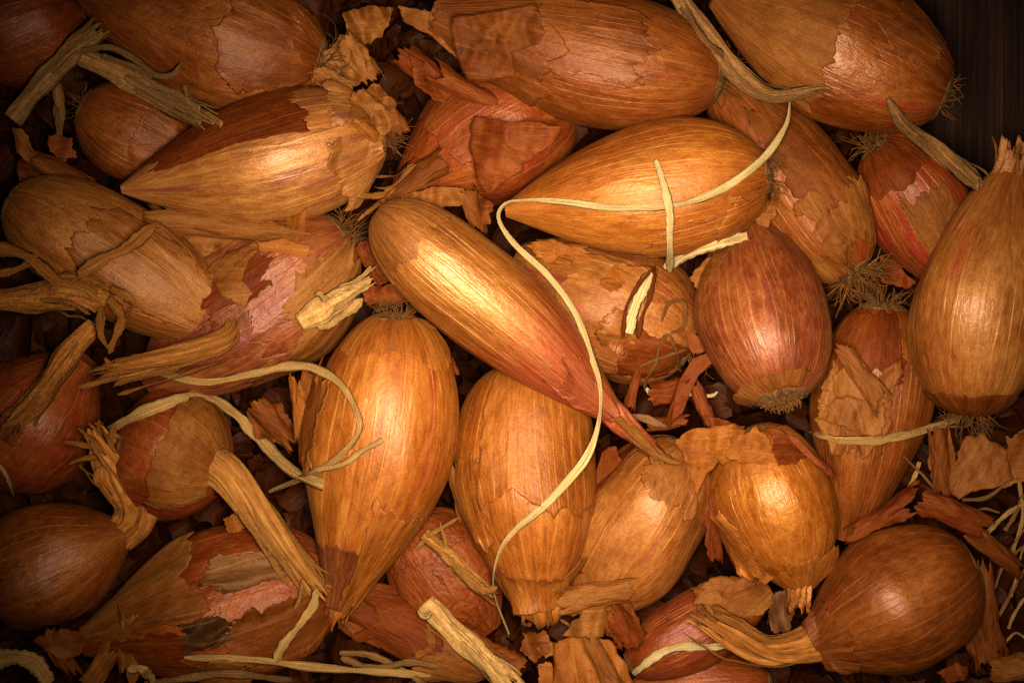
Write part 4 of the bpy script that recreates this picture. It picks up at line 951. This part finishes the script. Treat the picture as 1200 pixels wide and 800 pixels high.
RL = [
 ('tightly rolled red brown husk left of the long golden shallot', (424, 286), (450, 330), 13, 11, 250, 60, 5, 2, 'russet'),
 ('brown curl of husk over the root end of the bright upper left shallot', (420, 112), (446, 136), 11, 13, 170, 150, 13, 15, 'tan'),
 ('lower curl of husk at the root end of the bright upper left shallot', (448, 120), (470, 158), 9, 12, 190, 200, 10, 8, 'brown'),
 ('small ragged curl on the root end of the bright upper left shallot', (412, 138), (440, 162), 8, 9, 160, 190, 15, 14, 'amber'),
 ('withered collar husk at the tip of the dark red shallot near the top', (520, 188), (462, 230), 17, 9, 180, 180, 5, 6, 'brown'),
 ('curled brown husk under the tip of the ribboned shallot', (544, 222), (562, 270), 14, 11, 170, 160, 6, 2, 'brown'),
 ('thin upright husk curl just right of the red tip', (738, 476), (749, 428), 6, 4, 170, 150, 0, 3, 'russet'),
 ('cupped dark red husk under the hooked pale rootlet', (762, 462), (800, 456), 13, 14, 170, 180, -3, -3, 'russet'),
 ('long narrow husk curl dropping into the gap below the split shallot', (784, 496), (806, 446), 7, 9, 150, 120, -2, 4, 'russet'),
 ('wavy husk curl low in the gap below the split shallot', (760, 498), (806, 492), 9, 8, 190, 160, -6, -5, 'brown'),
 ('dark husk curl beside the lower flank of the crimson shallot', (816, 452), (834, 496), 10, 9, 170, 210, -5, -4, 'russet'),
 ('standing husk roll between the freckled and the shining shallot', (826, 582), (838, 658), 12, 10, 210, 60, 0, -3, 'russet'),
 ('ear shaped husk roll hugging the left flank of the shining shallot', (850, 592), (882, 668), 12, 15, 190, 40, 1, -2, 'amber'),
 ('broad tan husk curl below the freckled shallot', (652, 704), (742, 690), 19, 16, 150, 190, 0, 2, 'tan'),
 ('brown husk curl right of the pale skin lump at the bottom', (712, 712), (742, 752), 15, 17, 170, 150, -1, -4, 'russet'),
 ('long rolled rib of husk over the bottom brown sheet', (690, 746), (720, 806), 8, 12, 200, 170, 3, 1, 'tan'),
 ('open husk mouth at the left end of the slim dark shallot', (404, 706), (452, 732), 15, 13, 200, 190, -8, -9, 'russet'),
 ('short brown husk curl pointing left under the slim dark shallot', (416, 748), (452, 734), 7, 9, 190, 170, -10, -8, 'russet'),
 ('dark husk rim arching over the lower right shallot', (994, 632), (1080, 588), 13, 22, 140, 130, 4, 7, 'russet'),
 ('crumpled dark husk on the upper shoulder of the lower right shallot', (1074, 588), (1150, 618), 22, 18, 150, 150, 7, 4, 'russet'),
 ('torn husk curl at the right shoulder of the lower right shallot', (1132, 616), (1196, 672), 16, 12, 160, 170, 0, -3, 'brown'),
 ('tall ragged husk standing right of the lower right shallot', (1152, 662), (1160, 770), 10, 20, 150, 200, -6, -10, 'brown'),
 ('jagged husk piece leaning on the right flank of the lower right shallot', (1130, 714), (1146, 762), 14, 10, 140, 190, -9, -10, 'brown'),
 ('curled husk with a pale inside in the lower right corner', (1160, 786), (1210, 780), 15, 17, 210, 150, -4, -4, 'tan'),
 ('folded tan husk strip standing below the decaying shallot', (156, 716), (152, 790), 17, 11, 150, 210, 3, -3, 'tan'),
 ('drooping husk curl at the lower left beside the folded strip', (136, 752), (100, 806), 13, 12, 160, 160, -1, -5, 'tan'),
 ('brown husk curl just left of the drooping one in the lower left', (52, 742), (88, 790), 13, 9, 180, 160, -4, -8, 'brown'),
 ('long ragged husk roll along the top of the reddish shallot', (188, 258), (346, 272), 16, 12, 160, 200, 9, 11, 'tan'),
 ('orange husk flag standing on the holed shallot', (988, 408), (1036, 474), 9, 13, 150, 190, 9, 9, 'tan'),
 ('cream crumpled husk near the top edge beside the big wrinkled shallot', (404, 48), (440, 96), 15, 13, 180, 170, 1, 2, 'cream'),
 ('pale husk curl among the roots of the big wrinkled shallot', (372, 84), (412, 104), 11, 10, 170, 200, 3, 4, 'cream'),
 ('dark husk curl in the shadowed gap at the top, left of the cracked shallot', (470, 62), (530, 112), 14, 12, 170, 170, -2, 0, 'russet'),
 ('reddish husk fold over the dark red shallot behind the square flake', (512, 86), (596, 132), 18, 13, 130, 180, 5, 6, 'russet'),
 ('thin brown curl on the shoulder of the shining shallot', (916, 510), (972, 554), 6, 5, 200, 160, 6, 4, 'russet'),
 ('dim husk curl in the gap left of the striped orange shallot', (300, 474), (342, 520), 14, 11, 170, 170, -8, -8, 'brown'),
 ('small husk shred right of the root of the striped orange shallot', (508, 396), (530, 436), 9, 7, 190, 150, -2, -4, 'brown'),
 ('leaf like husk in the dark gap left of the dim brown shallot', (38, 186), (112, 220), 14, 9, 160, 180, -4, -4, 'brown'),
 ('dark orange husk curl between the ribboned and the split shallot', (628, 288), (690, 298), 9, 11, 170, 190, 4, 3, 'amber'),
 ('husk curl at the lower end of the pale broken stalk', (560, 756), (608, 782), 11, 13, 180, 170, -7, -7, 'brown'),
 ('slim husk curl between the two broad orange shallots', (530, 560), (546, 612), 8, 10, 160, 150, -6, -8, 'brown'),
 ('peeling husk curl on the left flank of the striped orange shallot', (352, 442), (358, 520), 13, 12, 150, 240, 2, 0, 'amber'),
 ('brown husk roll beside the big pale brown flake under the right shallot', (1100, 506), (1106, 580), 13, 12, 160, 200, -6, -8, 'brown'),
]
for i, q in enumerate(RL):
    roll(*q, seed=i)
# yellow flesh of the split shallot showing in its slit
e15, b15 = SH['split']
fl = straw(None, [(762, 318), (752, 338), (743, 362), (735, 390)], 15, 'pale', 1.5, 30, seed=60, name='flesh', parent=e15, cup=-.3, taper=(.3, .9))
for nm, pts, w in (('skin_lip', [(768, 312), (748, 334), (733, 362), (730, 394)], 6), ('skin_lip', [(768, 316), (762, 345), (752, 372), (747, 396)], 7)):
    c = catmull(pts, 30); z = drape(c, 2.0, 100)
    V, F, K = ribbon_geo(P(c[:, 0], c[:, 1], z), w * S, .0003, .9, .5, 61, .5, (.3, .6))
    mk(nm, V, F, flake_mat('russet', 0), e15, K)

# fine curly rootlets in the gap beside it
for i, (lb, pts) in enumerate([
    ('thin rootlet forking down from the split shallot', [(782, 392), (772, 406), (770, 424), (758, 444), (756, 456)]),
    ('thin straight rootlet below the split shallot', [(784, 392), (792, 412), (798, 434)]),
    ('rootlet running sideways under the split shallot', [(750, 428), (776, 418), (804, 410)]),
    ('looped rootlet at the right end of the split shallot', [(776, 376), (784, 356), (802, 356), (800, 384), (786, 390)])]):
    straw(lb, pts, 4, 'root', 1.6, 30, seed=70 + i, name='rootlet', cat='root', low=-6, thick=.0005)

# ------------------------------------------------------------------ crumbled husk litter in the depth of the crate
def litter(name, label, n, size, zr, pal, seed, gaps=False, res=4):
    rng = np.random.default_rng(seed)
    g = np.linspace(-1, 1, res)
    U, Vv = np.meshgrid(g, g, indexing='ij')
    bag = Bag(); f0 = grid_faces(res, res, False)
    for i in range(n):
        w = rng.uniform(*size); h = w * rng.uniform(.5, 2.0)
        x, y = rng.uniform(-.185, .178), rng.uniform(-.145, .145)
        z = rng.uniform(*zr)
        if x > .112 and y > .03: continue
        if gaps:
            k = H / (H - z)
            if hit(600 + x * k / S, 400 - y * k / S, -60) > z * 1000 - 6: continue
        x = min(x, .132 + (z + .062) * .40)
        j = rng.uniform(-.22, .22, (2, res, res))
        a = (U + j[0]) * w; b_ = (Vv + j[1]) * h; c_ = rng.uniform(-.9, .9) * (U ** 2) * w + rng.uniform(-.5, .5) * Vv ** 2 * h + rng.uniform(-.12, .12, (res, res)) * w
        q = np.stack([a, b_, c_], -1).reshape(-1, 3)
        A = rng.normal(0, .6, 2); ca, sa = np.cos(A), np.sin(A); t = rng.uniform(0, 6.283)
        rx = np.array([[1, 0, 0], [0, ca[0], -sa[0]], [0, sa[0], ca[0]]]); ry = np.array([[ca[1], 0, sa[1]], [0, 1, 0], [-sa[1], 0, ca[1]]])
        rz = np.array([[math.cos(t), -math.sin(t), 0], [math.sin(t), math.cos(t), 0], [0, 0, 1]])
        q = q @ (rz @ ry @ rx).T + np.array([x, y, z])
        K = np.stack([U * w * 50 + rng.uniform(0, 20), U * w * 20 + rng.uniform(0, 20), Vv * h * 9 + rng.uniform(0, 20)], -1)
        bag.add(q, f0, K)
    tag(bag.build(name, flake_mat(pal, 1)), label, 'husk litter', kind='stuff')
litter('husk_litter', 'crumbled husk litter, gap shade put into its dark colour, on the crate floor deep under the shallots', 3200, (.0025, .008), (-.056, -.030), 'litter', 7)
litter('husk_scraps', 'small curled brown husk scraps, shade painted into their colour, caught in the gaps between the shallots', 2600, (.002, .0065), (-.036, -.014), 'scrap', 8, True, 5)
